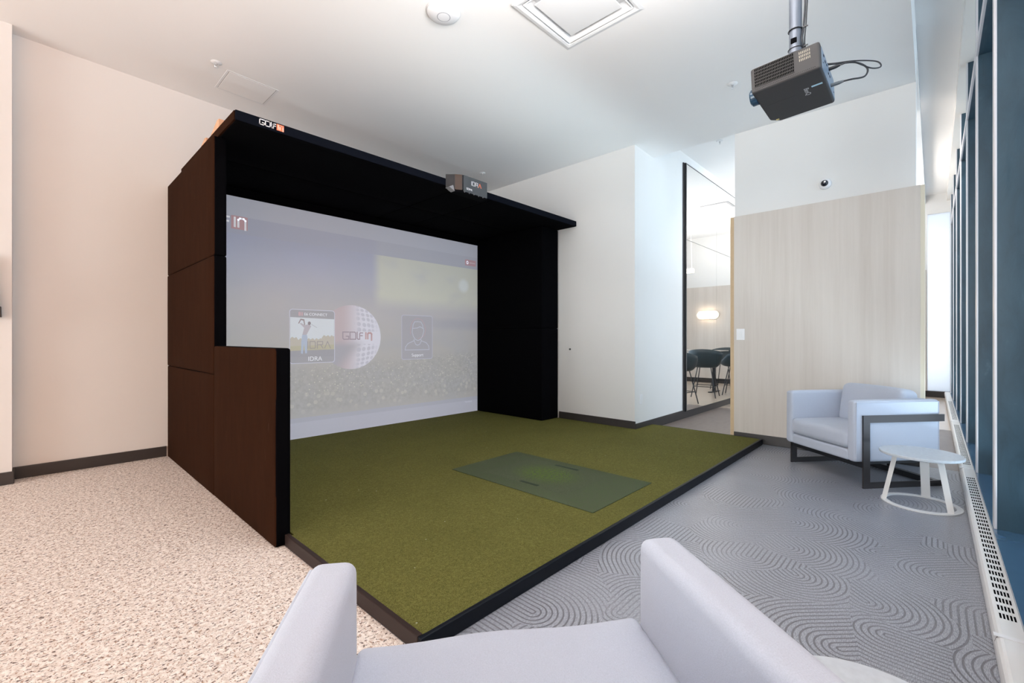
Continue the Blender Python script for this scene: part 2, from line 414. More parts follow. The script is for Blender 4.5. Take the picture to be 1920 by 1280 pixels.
# baseboards
def baseb(name, x0, x1, y0, y1, z1=0.10): return struct(obj(name, box(x0, x1, y0, y1, 0.0, z1), M['base'], bevel=0.004))
baseb('baseboard_back', -0.1, 0.912, 5.488, 5.5); baseb('baseboard_left', -9.0, -0.088, 5.328, 5.34); baseb('baseboard_left', -0.1, -0.088, 5.34, 5.488)
baseb('baseboard_side', 4.988, 5.0, 2.628, 3.78, 0.15); baseb('baseboard_passage', 5.0, 12.19, 2.628, 2.64, 0.12)
baseb('baseboard_partition', 5.455, 5.5, 0.09, 1.655, 0.10)
baseb('baseboard_far', 12.188, 12.2, 0.10, 2.62, 0.12); baseb('baseboard_window', 12.15, 12.2, -0.23, 0.10, 0.12)
# wood panelling on the partition and on the far wall
t = empty('wood_wall_panel', (5.5, 0.9, 0.1))
tag(t, 'pale vertical-grained wood panel covering the lower wall behind the grey armchair', 'wall panel')
def rel(o, p):          # world-space mesh -> child of p, keeping its place
    o.data.transform(Matrix.Rotation(-p.rotation_euler.z, 4, 'Z') @ Matrix.Translation(-Vector(p.location))); o.parent = p; return o
rel(obj('veneer_panel', box(5.462, 5.5, 0.085, 1.655, 0.1, 2.534), M['wood'], bevel=0.001), t)
rel(obj('edge_strip', box(5.50, 5.68, 1.656, 1.705, 0.02, 2.54), M['edge_wood']), t)
rel(obj('edge_strip', box(5.475, 5.68, 0.055, 0.085, 0.1, 2.534), simple('cream_wood_edge', (0.66, 0.60, 0.48), 0.55)), t)
o = obj('wood_wall_panel', box(12.165, 12.2, 0.10, 2.63, 0.12, 2.52), M['wood'])
tag(o, 'pale wood wainscot on the far wall behind the bar stools, carrying the lit sconce', 'wall panel')
# far frosted door beside the window
d = struct(empty('window_2', (12.2, -0.07, 0)))
rel(obj('pane', box(12.22, 12.24, -0.24, 0.10, 0.12, 3.62), M['frost']), d)
rel(obj('frame', box(12.19, 12.26, 0.085, 0.10, 0.12, 3.62), M['white']), d)

# window wall
W = struct(empty('window_1', (4.0, -0.4, 0)))
YI = -0.235
FX = [3.5+1.37*k for k in range(-9, 7)]
for i, x in enumerate(FX):
    f = rel(obj('mullion', box(x, x+0.07, -0.50, YI-0.012, 0.14, 3.84), M['mull']), W)
    cp = obj('mullion_cap', box(x-0.002, x+0.072, YI-0.012, YI, 0.14, 3.84), M['cap'], bevel=0.003); rel(cp, W); cp.parent = f
    if i < len(FX)-1:
        rel(obj('pane', box(x+0.07, FX[i+1], -0.475, -0.469, 0.14, 3.28), M['glass']), W)
        rel(obj('pane', box(x+0.07, FX[i+1], -0.475, -0.469, 3.34, 3.84), M['glass']), W)
        q = rel(obj('transom', box(x+0.07, FX[i+1], -0.50, YI-0.012, 3.28, 3.34), M['mull']), W)
        cp = rel(obj('transom_cap', box(x+0.072, FX[i+1]-0.002, YI-0.012, YI, 3.275, 3.345), M['cap']), W); cp.parent = q
rel(obj('sill', box(-9.0, 12.2, -0.55, -0.232, 0.0, 0.14), M['sill']), W)
rel(obj('head', box(-9.0, 12.2, -0.55, -0.42, 3.84, 4.1), M['white']), W)
for x0, x1 in ((-9.1, FX[0]), (FX[-1]+.07, 12.3)):
    if x1 > x0: struct(obj('wall_window_end', box(x0, x1, -0.55, -0.42, 0.14, 3.84), M['wall']))

# ================================================================== convector heater
H = empty('convector_heater', (4.0, -0.19, 0))
tag(H, 'long low white convector heater with slotted grilles running along the foot of the window', 'heater')
prof = [(-0.165, 0.012), (-0.158, 0.05), (-0.156, 0.095), (-0.160, 0.110), (-0.168, 0.118), (-0.176, 0.120)]
joints = [-8.9, -6.1, -3.3, -0.5, 2.3, 5.1, 7.9, 10.7, 12.14]
for a, b in zip(joints, joints[1:]):
    bm = bmesh.new(); A = [bm.verts.new((a+0.002, y, z)) for y, z in prof]; B = [bm.verts.new((b-0.002, y, z)) for y, z in prof]
    for i in range(len(prof)-1): bm.faces.new((A[i], A[i+1], B[i+1], B[i]))
    g0, g1 = a+0.12, b-0.33; nr = max(4, int((g1-g0)/0.071)); ys = [-0.176, -0.2265]
    if b > 12: g0 = g1 = b-0.005; nr = 0
    # top plate: solid ends + slotted grille
    def quad(x0, x1, y0, y1, z=0.12):
        bm.faces.new([bm.verts.new(p) for p in ((x0, y0, z), (x1, y0, z), (x1, y1, z), (x0, y1, z))])
    quad(a+0.002, g0, -0.232, -0.176)
    if nr:
        quad(g1, b-0.002, -0.232, -0.176); quad(g0, g1, -0.232, -0.2225)
        px_ = (g1-g0)/nr; pw = (0.2225-0.176)/5
        for c in range(5):
            y0 = -0.176-c*pw; quad(g0, g1, y0-pw*0.38, y0)
            for r_ in range(nr):
                x0 = g0+r_*px_; quad(x0, x0+px_*0.38, y0-pw, y0-pw*0.38)
    else: quad(g0, b-0.002, -0.232, -0.176)
    rel(obj('cover_section', bm, M['white_metal']), H)
rel(obj('inner_cavity', box(-8.9, 12.1, -0.228, -0.17, 0.0, 0.085), M['black_hole']), H)
for x in joints[1:-1]:
    rel(obj('joint_clip', box(x-0.012, x+0.012, -0.231, -0.153, 0.1185, 0.1225), M['white_plastic'], bevel=0.001), H)

# ================================================================== golf bay enclosure
B = empty('golf_bay_enclosure', (2.95, 4.3, 0))
tag(B, 'large black padded golf simulator enclosure with flat canopy around the projection screen', 'golf enclosure')
def padded(name, x0, x1, y0, y1, z0, z1, r=0.012, bulge=(0.008, 0, 0), brown=True, sag=None):
    bm = soft(x0, x1, y0, y1, z0, z1, r=r, n=14, bulge=bulge, sag=sag)
    bm.normal_update()
    bmesh.ops.recalc_face_normals(bm, faces=bm.faces[:])
    if brown:
        for f in bm.faces:
            if f.normal.x < -0.55: f.material_index = 1
    o = obj(name, bm, [M['velvet'], M['brown']]); return rel(o, B)
padded('side_panel', 0.915, 1.0, 3.845, 5.46, 0.0, 0.8895)
padded('side_panel', 0.913, 1.0, 3.845, 5.46, 0.890, 1.7635)
padded('side_panel', 0.915, 1.0, 3.845, 5.46, 1.764, 2.640)
padded('low_wing_panel', 0.915, 1.0, 2.635, 3.842, 0.0, 1.098, r=0.014)
# right padded column and rear return
padded('side_column', 4.6365, 4.985, 3.790, 5.095, 0.062, 1.2915, brown=False, bulge=(0, 0, 0)); padded('side_column', 4.6365, 4.985, 3.790, 5.095, 1.292, 2.648, brown=False, bulge=(0, 0, 0))
# canopy of padded panels
cx = [0.965, 2.93, 3.42, 4.998]; cy = [3.50, 4.35, 5.10]
CB = rel(obj('canopy', box(0.97, 4.995, 3.51, 5.09, 2.672, 2.722), M['velvet']), B)
for i in range(3):
    for j in range(2):
        bm = soft(cx[i]+0.002, cx[i+1]-0.002, cy[j]+0.002, cy[j+1]-0.002, 2.652, 2.671, r=0.008, n=12)
        o = rel(obj('underside_pad', bm, M['velvet']), B); o.parent = CB
o = rel(obj('front_edge_band', box(0.96, 5.0, 3.494, 3.51, 2.656, 2.724), simple('navy_black_edge', (0.0035, 0.0048, 0.009), 0.9, spec=0.06), bevel=0.003), B); o.parent = CB
o = rel(obj('side_edge_band', box(0.955, 0.97, 3.51, 5.09, 2.66, 2.722), M['brown']), B); o.parent = CB
rel(obj('rear_valance', box(1.0, 4.636, 5.06, 5.09, 2.562, 2.652), M['velvet']), B)
rel(obj('rear_post', box(1.0, 1.06, 5.09, 5.16, 0.062, 2.65), M['frame_black']), B)
rel(obj('rear_post', box(4.575, 4.63, 5.09, 5.16, 0.062, 2.65), M['frame_black']), B)
# logo on the canopy edge: GOLFin
def golfin(x, z, s, wd):
    def T(L): return [[(x+px*s, z+pz*s) for px, pz in P] for P in L]
    G = [[(0.85, 1), (0, 1), (0, 0.15), (0.15, 0), (0.85, 0), (0.85, 0.42), (0.5, 0.42)]]
    O = [[(1.05, 1), (1.75, 1), (1.9, 0.85), (1.9, 0), (1.05, 0), (1.05, 1)]]
    L_ = [[(2.12, 1), (2.12, 0.15), (2.25, 0), (2.42, 0)]]
    F = [[(2.50, 0), (2.50, 0.75), (2.6, 0.9), (2.95, 0.9)], [(2.5, 0.5), (2.9, 0.5)]]
    I = [[(3.45, 0.9), (3.45, 0.1)]]; N = [[(3.75, 0.1), (3.75, 0.75), (3.9, 0.9), (4.2, 0.9), (4.35, 0.75), (4.35, -0.1)]]
    return T(G+O+L_+F), T(I+N), (x+3.15*s, x+4.55*s, z-0.15*s, z+1.1*s)
wl, nl, (bx0, bx1, bz0, bz1) = golfin(1.112, 2.676, 0.036, 0.006)
o = rel(obj('logo_lettering', strokes(wl, 0.0062, 0.001, Matrix.Translation((0, 3.4925, 0))), M['white_print']), B); o.parent = CB
o = rel(obj('logo_plate', box(bx0, bx1, 3.4925, 3.494, bz0, bz1), M['orange']), B); o.parent = CB; o['label'] = 'orange logo plate'
o2 = rel(obj('logo_lettering', strokes(nl, 0.0062, 0.001, Matrix.Translation((0, 3.4912, 0))), simple('peach_print', (0.95, 0.62, 0.50), 0.5)), B); o2.parent = CB
# raw timber lying on top of the enclosure
tag(obj('timber_batten', prism([(3.90, 2.7222), (3.90, 2.796), (3.95, 2.800), (4.12, 2.742), (4.13, 2.7222)], 'x', 0.962, 1.6), M['pine'], bevel=0.002),
    'raw timber batten end showing above the left canopy edge', 'timber', 'timber battens on the canopy')
tag(obj('timber_batten', prism([(4.27, 2.7222), (4.27, 2.768), (4.31, 2.772), (4.42, 2.736), (4.43, 2.7222)], 'x', 0.962, 1.4), M['pine'], bevel=0.002),
    'smaller timber batten end further back on the left canopy edge', 'timber', 'timber battens on the canopy')

# launch monitor on the canopy edge
t = empty('launch_monitor', (3.07, 3.45, 2.66))
tag(t, 'dark grey sensor unit lettered IDRA clipped to the front edge of the black canopy', 'sensor')
body = [(2.78, 3.492), (2.84, 3.425), (2.90, 3.385), (3.235, 3.385), (3.255, 3.40), (3.255, 3.492)]
rel(obj('housing', prism(body, 'z', 2.62, 2.765), M['frame_black'], bevel=0.004), t)
rel(obj('front_plate', box(2.915, 3.235, 3.379, 3.385, 2.604, 2.765), simple('slate_plate', (0.06, 0.066, 0.073), 0.3), bevel=0.002), t)
rel(obj('lit_side_facet', prism([(2.842, 3.421), (2.898, 3.383), (2.896, 3.38), (2.838, 3.418)], 'z', 2.612, 2.762), simple('warm_lit_side', (0.045, 0.022, 0.013), 0.5)), t)  # warm light on the left facet, put into its brown colour
rel(obj('lens_bar', prism([(2.85, 3.43), (2.91, 3.39), (3.24, 3.39), (3.24, 3.49), (2.85, 3.49)], 'z', 2.592, 2.62), M['black_hole']), t)
for k in range(5):
    rel(obj('lens', lathe([(0, 0), (0.008, 0.0), (0.008, 0.004), (0.005, 0.006), (0.0, 0.006)], 12, M4=Matrix.Translation((2.93+k*0.062, 3.384, 2.604)) @ Matrix.Rotation(R(90), 4, 'X')), simple('small_lens', (0.10, 0.10, 0.11), 0.3)), t)
rel(obj('bracket', prism([(2.775, 2.628), (2.845, 2.600), (2.825, 2.655)], 'y', 3.43, 3.49), simple('bracket_grey', (0.25, 0.25, 0.26), 0.5)), t)
idra = [[[(0, 0), (0, 1)], [(0.3, 0), (0.3, 1), (1.0, 1), (1.1, 0.85), (1.1, 0.1), (1.0, 0), (0.3, 0)], [(1.4, 0), (1.4, 1), (2.2, 1), (2.2, 0.55), (1.4, 0.5)], [(1.9, 0.5), (2.25, 0)]], [[(2.5, 0), (2.95, 1), (3.4, 0)]]]
def idra_strokes(x, z, s): return [[[(x+a*s, z+b*s) for a, b in P] for P in L] for L in idra]
wl, al = idra_strokes(3.02, 2.688, 0.038)
o = rel(obj('lettering', strokes(wl, 0.0042, 0.001, Matrix.Translation((0, 3.378, 0))), M['white_print']), t)
rel(obj('lettering', strokes(al, 0.006, 0.001, Matrix.Translation((0, 3.378, 0))), M['orange']), t)
wl, nl, _ = golfin(2.955, 2.632, 0.016, 0.003)
rel(obj('small_logo', strokes(wl+nl, 0.005, 0.001, Matrix.Translation((0, 3.378, 0))), M['white_print']), t)

# ================================================================== turf platform
T = empty('turf_platform', (3.2, 3.2, 0))
tag(T, 'low green putting turf platform with black edging in front of the projection screen', 'golf turf')
bm = prism([(0.99, 1.375), (5.42, 1.375), (5.42, 2.62), (4.985, 2.62), (4.985, 5.20), (1.003, 5.20), (1.003, 2.60), (0.99, 2.60)], 'z', 0.0, 0.060)
rel(obj('turf', bm, M['turf']), T)
rel(obj('edge_trim', box(0.965, 5.425, 1.352, 1.374, 0.0, 0.064), simple('gloss_black_edging', (0.003, 0.0045, 0.008), 0.45, spec=0.15), bevel=0.004), T)
rel(obj('edge_trim', box(0.965, 0.989, 1.375, 2.632, 0.0, 0.064), simple('warm_lit_edging', (0.022, 0.012, 0.010), 0.5, spec=0.2), bevel=0.004), T)  # black edging, its left run coloured brown for the warm light on it
rel(obj('edge_trim', box(5.421, 5.432, 1.375, 2.62, 0.0, 0.062), M['base']), T)
t = empty('hitting_mat', (2.8, 2.24, 0.06))
tag(t, 'darker grey-green rectangular hitting mat set into the green turf', 'golf mat')
bm = bmesh.new(); 
slots = [(2.545, 2.575, 2.13, 2.305), (3.07, 3.10, 2.14, 2.375)]
bm = soft(2.40, 3.20, 1.552, 2.93, 0.0602, 0.0655, r=0.002, n=8)
rel(obj('mat_surface', bm, M['mat_turf']), t)
# worn greener patch in the middle of the mat
m = NT('worn_mat_patch'); p = m.geo(); s = m.sep(p)
dx = m.math('DIVIDE', m.math('SUBTRACT', s[0], 2.83), 0.26); dy = m.math('DIVIDE', m.math('SUBTRACT', s[1], 2.27), 0.36)
dd = m.math('SQRT', m.math('ADD', m.math('MULTIPLY', dx, dx), m.math('MULTIPLY', dy, dy)))
k = m.math('MULTIPLY', m.sstep(dd, 1.05, 0.25), m.sstep(m.noise(p, 45, 3, 0.7), 0.35, 0.6))
f = m.noise(p, 260, 3, 0.7)
c = m.mix(m.sstep(f, 0.36, 0.64), (0.038, 0.050, 0.026), (0.105, 0.122, 0.072)); c2 = m.mix(m.sstep(f, 0.3, 0.7), (0.035, 0.06, 0.012), (0.13, 0.19, 0.04))
m.set(Base_Color=m.mix(k, c, c2), Roughness=0.95); m.b.inputs['Specular IOR Level'].default_value = 0.15; m.bump(f, 0.9, 0.006)
rel(obj('strike_area', box(2.53, 3.12, 1.87, 2.67, 0.0652, 0.0660), m.m), t)
for x0, x1, y0, y1 in slots:
    rel(obj('tee_slot', soft(x0, x1, y0, y1, 0.0655, 0.0675, r=0.0009, n=8), simple('slot_green', (0.012, 0.024, 0.008), 0.9)), t)

# ================================================================== projection screen
SX, SY, SZ = 1.005, 5.055, 0.062
S = empty('projection_screen', (SX, SY, SZ))
tag(S, 'big white projection screen showing a golf ball on grass menu picture', 'screen')
def nmat(m, col, em, alpha=None):
    m.set(Base_Color=col, Roughness=0.8); m.put(m.b.inputs['Emission Color'], col); m.b.inputs['Emission Strength'].default_value = em
    m.b.inputs['Specular IOR Level'].default_value = 0.1
    return m.m
EM = 0.40
def L3(c): return lin(c)[:3]
m = NT('projected_picture'); p = m.geo(); s = m.sep(p); X, Z = s[0], s[2]
n1 = m.noise(m.mapping(p, (1, 1, 1.6)), 1.6, 2, 0.5)
c = m.mix(m.sstep(Z, 2.10, 1.45), L3((162, 166, 184)), L3((174, 173, 176)))
c = m.mix(m.sstep(Z, 1.5, 1.05), c, L3((172, 171, 170)))
c = m.mix(m.math('MULTIPLY', m.sstep(n1, 0.35, 0.7), 0.35), c, L3((162, 166, 176)))
# bright soft field on the right
k = m.math('MULTIPLY', m.sstep(X, 2.86, 3.02), m.math('MULTIPLY', m.sstep(Z, 1.48, 1.72), m.sstep(n1, 0.1, 0.55)))
c = m.mix(m.math('MULTIPLY', k, 0.75), c, L3((196, 198, 184)))
k = m.sstep(m.math('ABSOLUTE', m.math('SUBTRACT', Z, 1.36)), 0.12, 0.02)
c = m.mix(m.math('MULTIPLY', m.math('MULTIPLY', k, m.sstep(X, 3.2, 4.2)), 0.6), c, L3((156, 158, 168)))
d1 = m.math('SQRT', m.math('ADD', m.math('POWER', m.math('SUBTRACT', X, 4.36), 2.0), m.math('POWER', m.math('SUBTRACT', Z, 1.93), 2.0)))
c = m.mix(m.math('MULTIPLY', m.sstep(d1, 0.13, 0.05), 0.6), c, L3((205, 212, 216)))
# sparkling grass
v = m.vor(m.mapping(p, (1.0, 1, 1.25)), 34); spark = m.math('MULTIPLY', m.sstep(v.outputs['Distance'], 0.34, 0.12), m.math('GREATER_THAN', m.sep(v.outputs['Color'])[0], 0.62))
v2 = m.vor(p, 15); bok = m.math('MULTIPLY', m.sstep(v2.outputs['Distance'], 0.42, 0.30), m.math('GREATER_THAN', m.sep(v2.outputs['Color'])[1], 0.7))
gr = m.math('MULTIPLY', m.sstep(m.math('ADD', Z, m.math('MULTIPLY', X, -0.055)), 0.80, 0.62), m.sstep(Z, 0.28, 0.42))
gn = m.noise(p, 22, 3, 0.7)
c = m.mix(m.math('MULTIPLY', gr, m.math('MULTIPLY', m.sstep(gn, 0.3, 0.7), 0.5)), c, L3((148, 150, 148)))
c = m.mix(m.math('MULTIPLY', m.math('MULTIPLY', spark, m.sstep(Z, 0.45, 0.6)), m.math('MULTIPLY', gr, 0.75)), c, L3((208, 208, 196)))
c = m.mix(m.math('MULTIPLY', m.math('MULTIPLY', bok, m.sstep(Z, 0.62, 0.5)), m.math('MULTIPLY', gr, 0.35)), c, L3((200, 198, 190)))
# menu bars and the fabric margins outside the picture, given its glow too
c = m.mix(m.math('MULTIPLY', m.math('GREATER_THAN', Z, 2.195), 0.85), c, L3((163, 166, 180)))
c = m.mix(m.math('GREATER_THAN', Z, 2.37), c, L3((172, 175, 186)))
c = m.mix(m.math('MULTIPLY', m.math('LESS_THAN', Z, 0.285), 0.85), c, L3((168, 171, 184)))
c = m.mix(m.math('LESS_THAN', Z, 0.235), c, L3((176, 178, 190)))
pic = nmat(m, c, EM)
# fabric with a soft pucker near its foot
bm = bmesh.new(); NX, NZ = 80, 60; g = []
for j in range(NZ+1):
    row = []
    for i in range(NX+1):
        x = 3.6305*i/NX; z = 2.50*j/NZ
        y = 0.004*math.exp(-((x-2.55)/0.22)**2-((z-0.16)/0.05)**2)*math.sin(60*z+9*x) - 0.0
        row.append((x, y, z))
    g.append(row)
F_ = [[bm.verts.new(q) for q in row] for row in g]; K_ = [[bm.verts.new((q[0], q[1]+0.004, q[2])) for q in row] for row in g]
for j in range(NZ):
    for i in range(NX):
        bm.faces.new((F_[j][i], F_[j][i+1], F_[j+1][i+1], F_[j+1][i])); bm.faces.new((K_[j][i], K_[j+1][i], K_[j+1][i+1], K_[j][i+1]))
for f in bm.faces: f.smooth = True
obj('screen_fabric', bm, pic, S)
def flat(name, outline, mat, dy, parent=S, lx=SX, lz=SZ):
    """flat figure of the picture, outline in world x,z"""
    bm = prism([(a-lx, b-lz) for a, b in outline], 'y', -dy-0.0004, -dy)
    return obj(name, bm, mat, parent)
def em_mat(name, col, em=EM): 
    m = NT(name); return nmat(m, lin(col), em)
def rrect(x0, x1, z0, z1, r=0.03, n=5):
    o = []
    for cx_, cz_, a in ((x1-r, z1-r, 0), (x0+r, z1-r, 90), (x0+r, z0+r, 180), (x1-r, z0+r, 270)):
        for k in range(n+1): o.append((cx_+r*math.cos(R(a+90*k/n)), cz_+r*math.sin(R(a+90*k/n))))
    return o
def outline_bm(pts, wd, dy, closed=True):
    if closed: pts = pts+[pts[0]]
    return strokes([[(a-SX, b-SZ) for a, b in pts]], wd, 0.0004, Matrix.Translation((0, -dy, 0)))
# golf ball
m = NT('golf_ball_picture'); p = m.geo(); s = m.sep(p); X, Z = s[0], s[2]
bxx = m.math('DIVIDE', m.math('SUBTRACT', X, 2.615), 0.38); bzz = m.math('DIVIDE', m.math('SUBTRACT', Z, 1.17), 0.38)
c = m.mix(m.sstep(bxx, -0.4, 0.45), L3((182, 172, 177)), L3((206, 207, 218)))
c = m.mix(m.math('MULTIPLY', m.sstep(m.math('SUBTRACT', bxx, m.math('MULTIPLY', bzz, 0.9)), 0.75, 0.1), m.sstep(bzz, -0.05, -0.35)), c, L3((164, 164, 172)))
rr = m.math('ADD', m.math('MULTIPLY', bxx, bxx), m.math('MULTIPLY', bzz, bzz))
bend = m.math('ADD', 1.0, m.math('MULTIPLY', rr, 0.35))
q = m.comb(m.math('MULTIPLY', bxx, bend), 0.0, m.math('MULTIPLY', bzz, bend))
v = m.vor(q, 4.6, rand=0.15)
dim = m.sstep(v.outputs['Distance'], 0.46, 0.30)
zone = m.math('MULTIPLY', m.math('MULTIPLY', m.sstep(bxx, 0.0, 0.3), m.sstep(bxx, 0.98, 0.6)), m.math('GREATER_THAN', m.math('ABSOLUTE', m.math('ADD', bzz, 0.02)), 0.20))
c = m.mix(m.math('MULTIPLY', m.math('MULTIPLY', dim, zone), 0.55), c, L3((170, 171, 184)))
ballm = nmat(m, c, EM)
ang = [(2.615+0.38*math.cos(2*math.pi*k/64), 1.17+0.38*math.sin(2*math.pi*k/64)) for k in range(64)]
flat('golf_ball_image', ang, ballm, 0.002)
wl, nl, _ = golfin(2.50, 1.145, 0.085, 0.01)
dk = em_mat('printed_grey', (156, 146, 157))
obj('ball_lettering', strokes([[(a-SX, b-SZ) for a, b in P] for P in wl], 0.012, 0.0004, Matrix.Translation((0, -0.003, 0))), dk, S)
obj('ball_lettering', strokes([[(a-SX, b-SZ) for a, b in P] for P in nl], 0.02, 0.0004, Matrix.Translation((0, -0.003, 0))), em_mat('printed_rose', (184, 162, 167)), S)
# left tile
tl = flat('menu_tile', rrect(1.903, 2.400, 0.882, 1.470), em_mat('tile_grey', (159, 160, 166)), 0.0035)
def sub(o): o.parent = tl; return o
def tflat(name, outline, mat, dy): o = flat(name, outline, mat, dy, tl); return o
tflat('tile_sky', [(1.908, 1.02), (2.395, 1.02), (2.395, 1.375), (1.908, 1.385)], em_mat('tile_sky_blue', (203, 210, 217)), 0.0042)
tree = [(1.908, 1.04)]
for k in range(40):
    x = 1.908+0.487*k/39; tree.append((x, 1.135+0.022*abs(math.sin(k*0.9))+(0.035 if k > 27 else 0)+(0.015 if k < 6 else 0)))
tree.append((2.395, 1.04)); tflat('tile_trees', tree, em_mat('tile_trees_ochre', (183, 180, 172)), 0.0048)
tflat('tile_field', [(1.908, 1.0), (2.395, 1.0), (2.395, 1.085), (1.908, 1.07)], em_mat('tile_field_green', (178, 176, 158)), 0.0054)
tflat('tile_lower_band', [(1.908, 0.95), (2.395, 0.95), (2.395, 1.03), (1.908, 1.02)], em_mat('tile_dark', (156, 157, 164)), 0.006)  # grey band across the foot of the tile picture
G = 0.0068
gx = 2.045
o = tflat('golfer_trousers', [(gx-0.025, 0.99), (gx-0.005, 0.985), (gx+0.008, 1.10), (gx+0.02, 0.99), (gx+0.04, 0.99), (gx+0.045, 1.17), (gx+0.035, 1.20), (gx-0.01, 1.20), (gx-0.022, 1.12)], em_mat('tile_trousers_blue', (172, 183, 200)), G)
o = tflat('golfer_shirt', [(gx-0.01, 1.195), (gx+0.035, 1.195), (gx+0.085, 1.29), (gx+0.06, 1.315), (gx+0.02, 1.30), (gx-0.03, 1.325), (gx-0.035, 1.315), (gx+0.01, 1.27)], em_mat('tile_shirt_mauve', (178, 175, 183)), G+0.0006)
o = tflat('golfer_arms', [(gx-0.045, 1.315), (gx-0.025, 1.355), (gx+0.0, 1.35), (gx+0.01, 1.30), (gx+0.02, 1.305), (gx+0.01, 1.365), (gx-0.03, 1.37), (gx-0.055, 1.32)], em_mat('tile_arms_dark', (150, 142, 146)), G+0.001)
tflat('golfer_head', [(gx+0.065+0.017*math.cos(R(a)), 1.322+0.02*math.sin(R(a))) for a in range(0, 360, 30)], em_mat('tile_head_dark', (138, 132, 138)), G+0.001)
sub(obj('golf_club', strokes([[(gx+0.09-SX, 1.31-SZ), (gx+0.15-SX, 1.275-SZ)]], 0.003, 0.0004, Matrix.Translation((0, -G, 0))), em_mat('club_grey', (150, 150, 160))))
white_em = em_mat('projected_white', (222, 224, 230), 0.42); soft_white = em_mat('projected_line', (200, 202, 214), 0.37)
sub(obj('tile_border', outline_bm(rrect(1.903, 2.400, 0.882, 1.470), 0.006, 0.004), soft_white))
text('tile_title', 'E6 CONNECT', 0.042, white_em, tl, rot_text(2.055-SX, -0.0045, 1.408-SZ)); 
sub(obj('tile_icon', strokes([[(2.0-SX+a, 1.405-SZ), (2.0-SX+a, 1.44-SZ)] for a in (0, 0.012, 0.026, 0.038)]+[[(2.0-SX, 1.44-SZ-b), (2.012-SX, 1.44-SZ-b)] for b in (0, 0.017, 0.035)], 0.005, 0.0004, Matrix.Translation((0, -0.0045, 0))), em_mat('icon_rose', (208, 172, 178))))
text('tile_name', 'IDRA', 0.070, white_em, tl, rot_text(2.095-SX, -0.0065, 0.905-SZ))
wl, al = idra_strokes(2.095, 1.045, 0.075)
sub(obj('tile_overlay_lettering', strokes([[(a-SX, b-SZ) for a, b in P] for P in wl+al], 0.008, 0.0004, Matrix.Translation((0, -0.0066, 0))), em_mat('overlay_grey', (154, 150, 152))))
# right tile
tr_ = flat('menu_tile', rrect(3.300, 3.790, 0.880, 1.460), em_mat('tile_grey_right', (163, 163, 170)), 0.0035)
o = obj('tile_border', outline_bm(rrect(3.300, 3.790, 0.880, 1.460), 0.006, 0.004), em_mat('projected_line_dim', (188, 190, 204), 0.36), tr_)
def P2(pts): return [(3.300+0.49*(a-215)/585-SX, 1.460-0.58*(b-205)/820-SZ) for a, b in pts]
ic = [[(275, 850), (285, 790), (330, 730), (440, 680)], [(275, 850), (735, 850), (725, 780), (680, 720), (580, 680)],
      [(440, 650), (450, 700), (475, 750), (510, 765), (550, 745), (575, 700), (580, 660)],
      [(415, 445), (408, 520), (430, 600), (470, 655), (515, 675), (565, 655), (605, 590), (628, 500), (622, 450)],
      [(415, 445), (425, 380), (450, 325), (515, 318), (575, 325), (605, 380), (615, 440)], [(415, 447), (500, 440), (555, 412), (622, 450)]]
obj('person_icon', strokes([P2(q) for q in ic], 0.007, 0.0004, Matrix.Translation((0, -0.0045, 0))), em_mat('icon_line', (192, 196, 208), 0.37), tr_)
hp = [(375, 560), (372, 470), (395, 360), (440, 285), (515, 258), (590, 280), (640, 360), (665, 460), (650, 550), (600, 610), (520, 640)]
obj('headset_icon', strokes([P2(hp)], 0.006, 0.0004, Matrix.Translation((0, -0.0044, 0))), em_mat('icon_rose_dim', (188, 164, 172), 0.34), tr_)
text('tile_name', 'Support', 0.058, white_em, tr_, rot_text(3.452-SX, -0.0045, 0.915-SZ))
# top bar logo, red button, footer
wl, nl, (bx0, bx1, bz0, bz1) = golfin(1.02, 2.255, 0.105, 0.02)
flat('corner_logo_plate', [(bx0, bz0), (bx1, bz0), (bx1, bz1), (bx0, bz1)], em_mat('logo_red', (182, 150, 154)), 0.002)
obj('corner_logo', strokes([[(a-SX, b-SZ) for a, b in P] for P in wl+nl], 0.018, 0.0004, Matrix.Translation((0, -0.003, 0))), white_em, S)
rb_ = flat('red_button', rrect(4.385, 4.600, 2.238, 2.325, 0.008), em_mat('button_red', (178, 148, 156)), 0.002)
obj('button_ring', outline_bm([(4.432+0.016*math.cos(R(a)), 2.282+0.02*math.sin(R(a))) for a in range(0, 360, 30)], 0.008, 0.003), white_em, rb_)
obj('button_caption', strokes([[(4.475-SX, 2.283-SZ), (4.575-SX, 2.281-SZ)]], 0.014, 0.0004, Matrix.Translation((0, -0.003, 0))), em_mat('caption_pale', (196, 182, 188)), rb_)
text('footer_text', 'Version', 0.045, soft_white, S, rot_text(4.38-SX, -0.003, 0.205-SZ))

# ================================================================== projector
PJ = empty('projector', (2.9, 0.6, 2.6), 0)
tag(PJ, 'dark grey box projector hanging under the ceiling on a metal pole at top right', 'projector')
def bez(bm): return bm
x0, x1, y0, y1, z0, z1 = 2.9, 3.36, 0.443, 0.785, 2.592, 2.742
A4 = Matrix.Translation((3.1, 0.6, 2.66)) @ Matrix.Rotation(R(-3.2), 4, 'X') @ Matrix.Rotation(R(2.0), 4, 'Y') @ Matrix.Translation((-3.1, -0.6, -2.66))
def PB(name, bm, mat, **k):
    bmesh.ops.transform(bm, matrix=A4, verts=bm.verts[:]); return rel(obj(name, bm, mat, **k), PJ)
o = PB('housing', prism([(x0, y0), (x1, y0), (x1, y1-0.05), (x1-0.05, y1), (x0, y1)], 'z', z0, z1), M['grey_plastic'], bevel=0.012, seg=4)
body = o
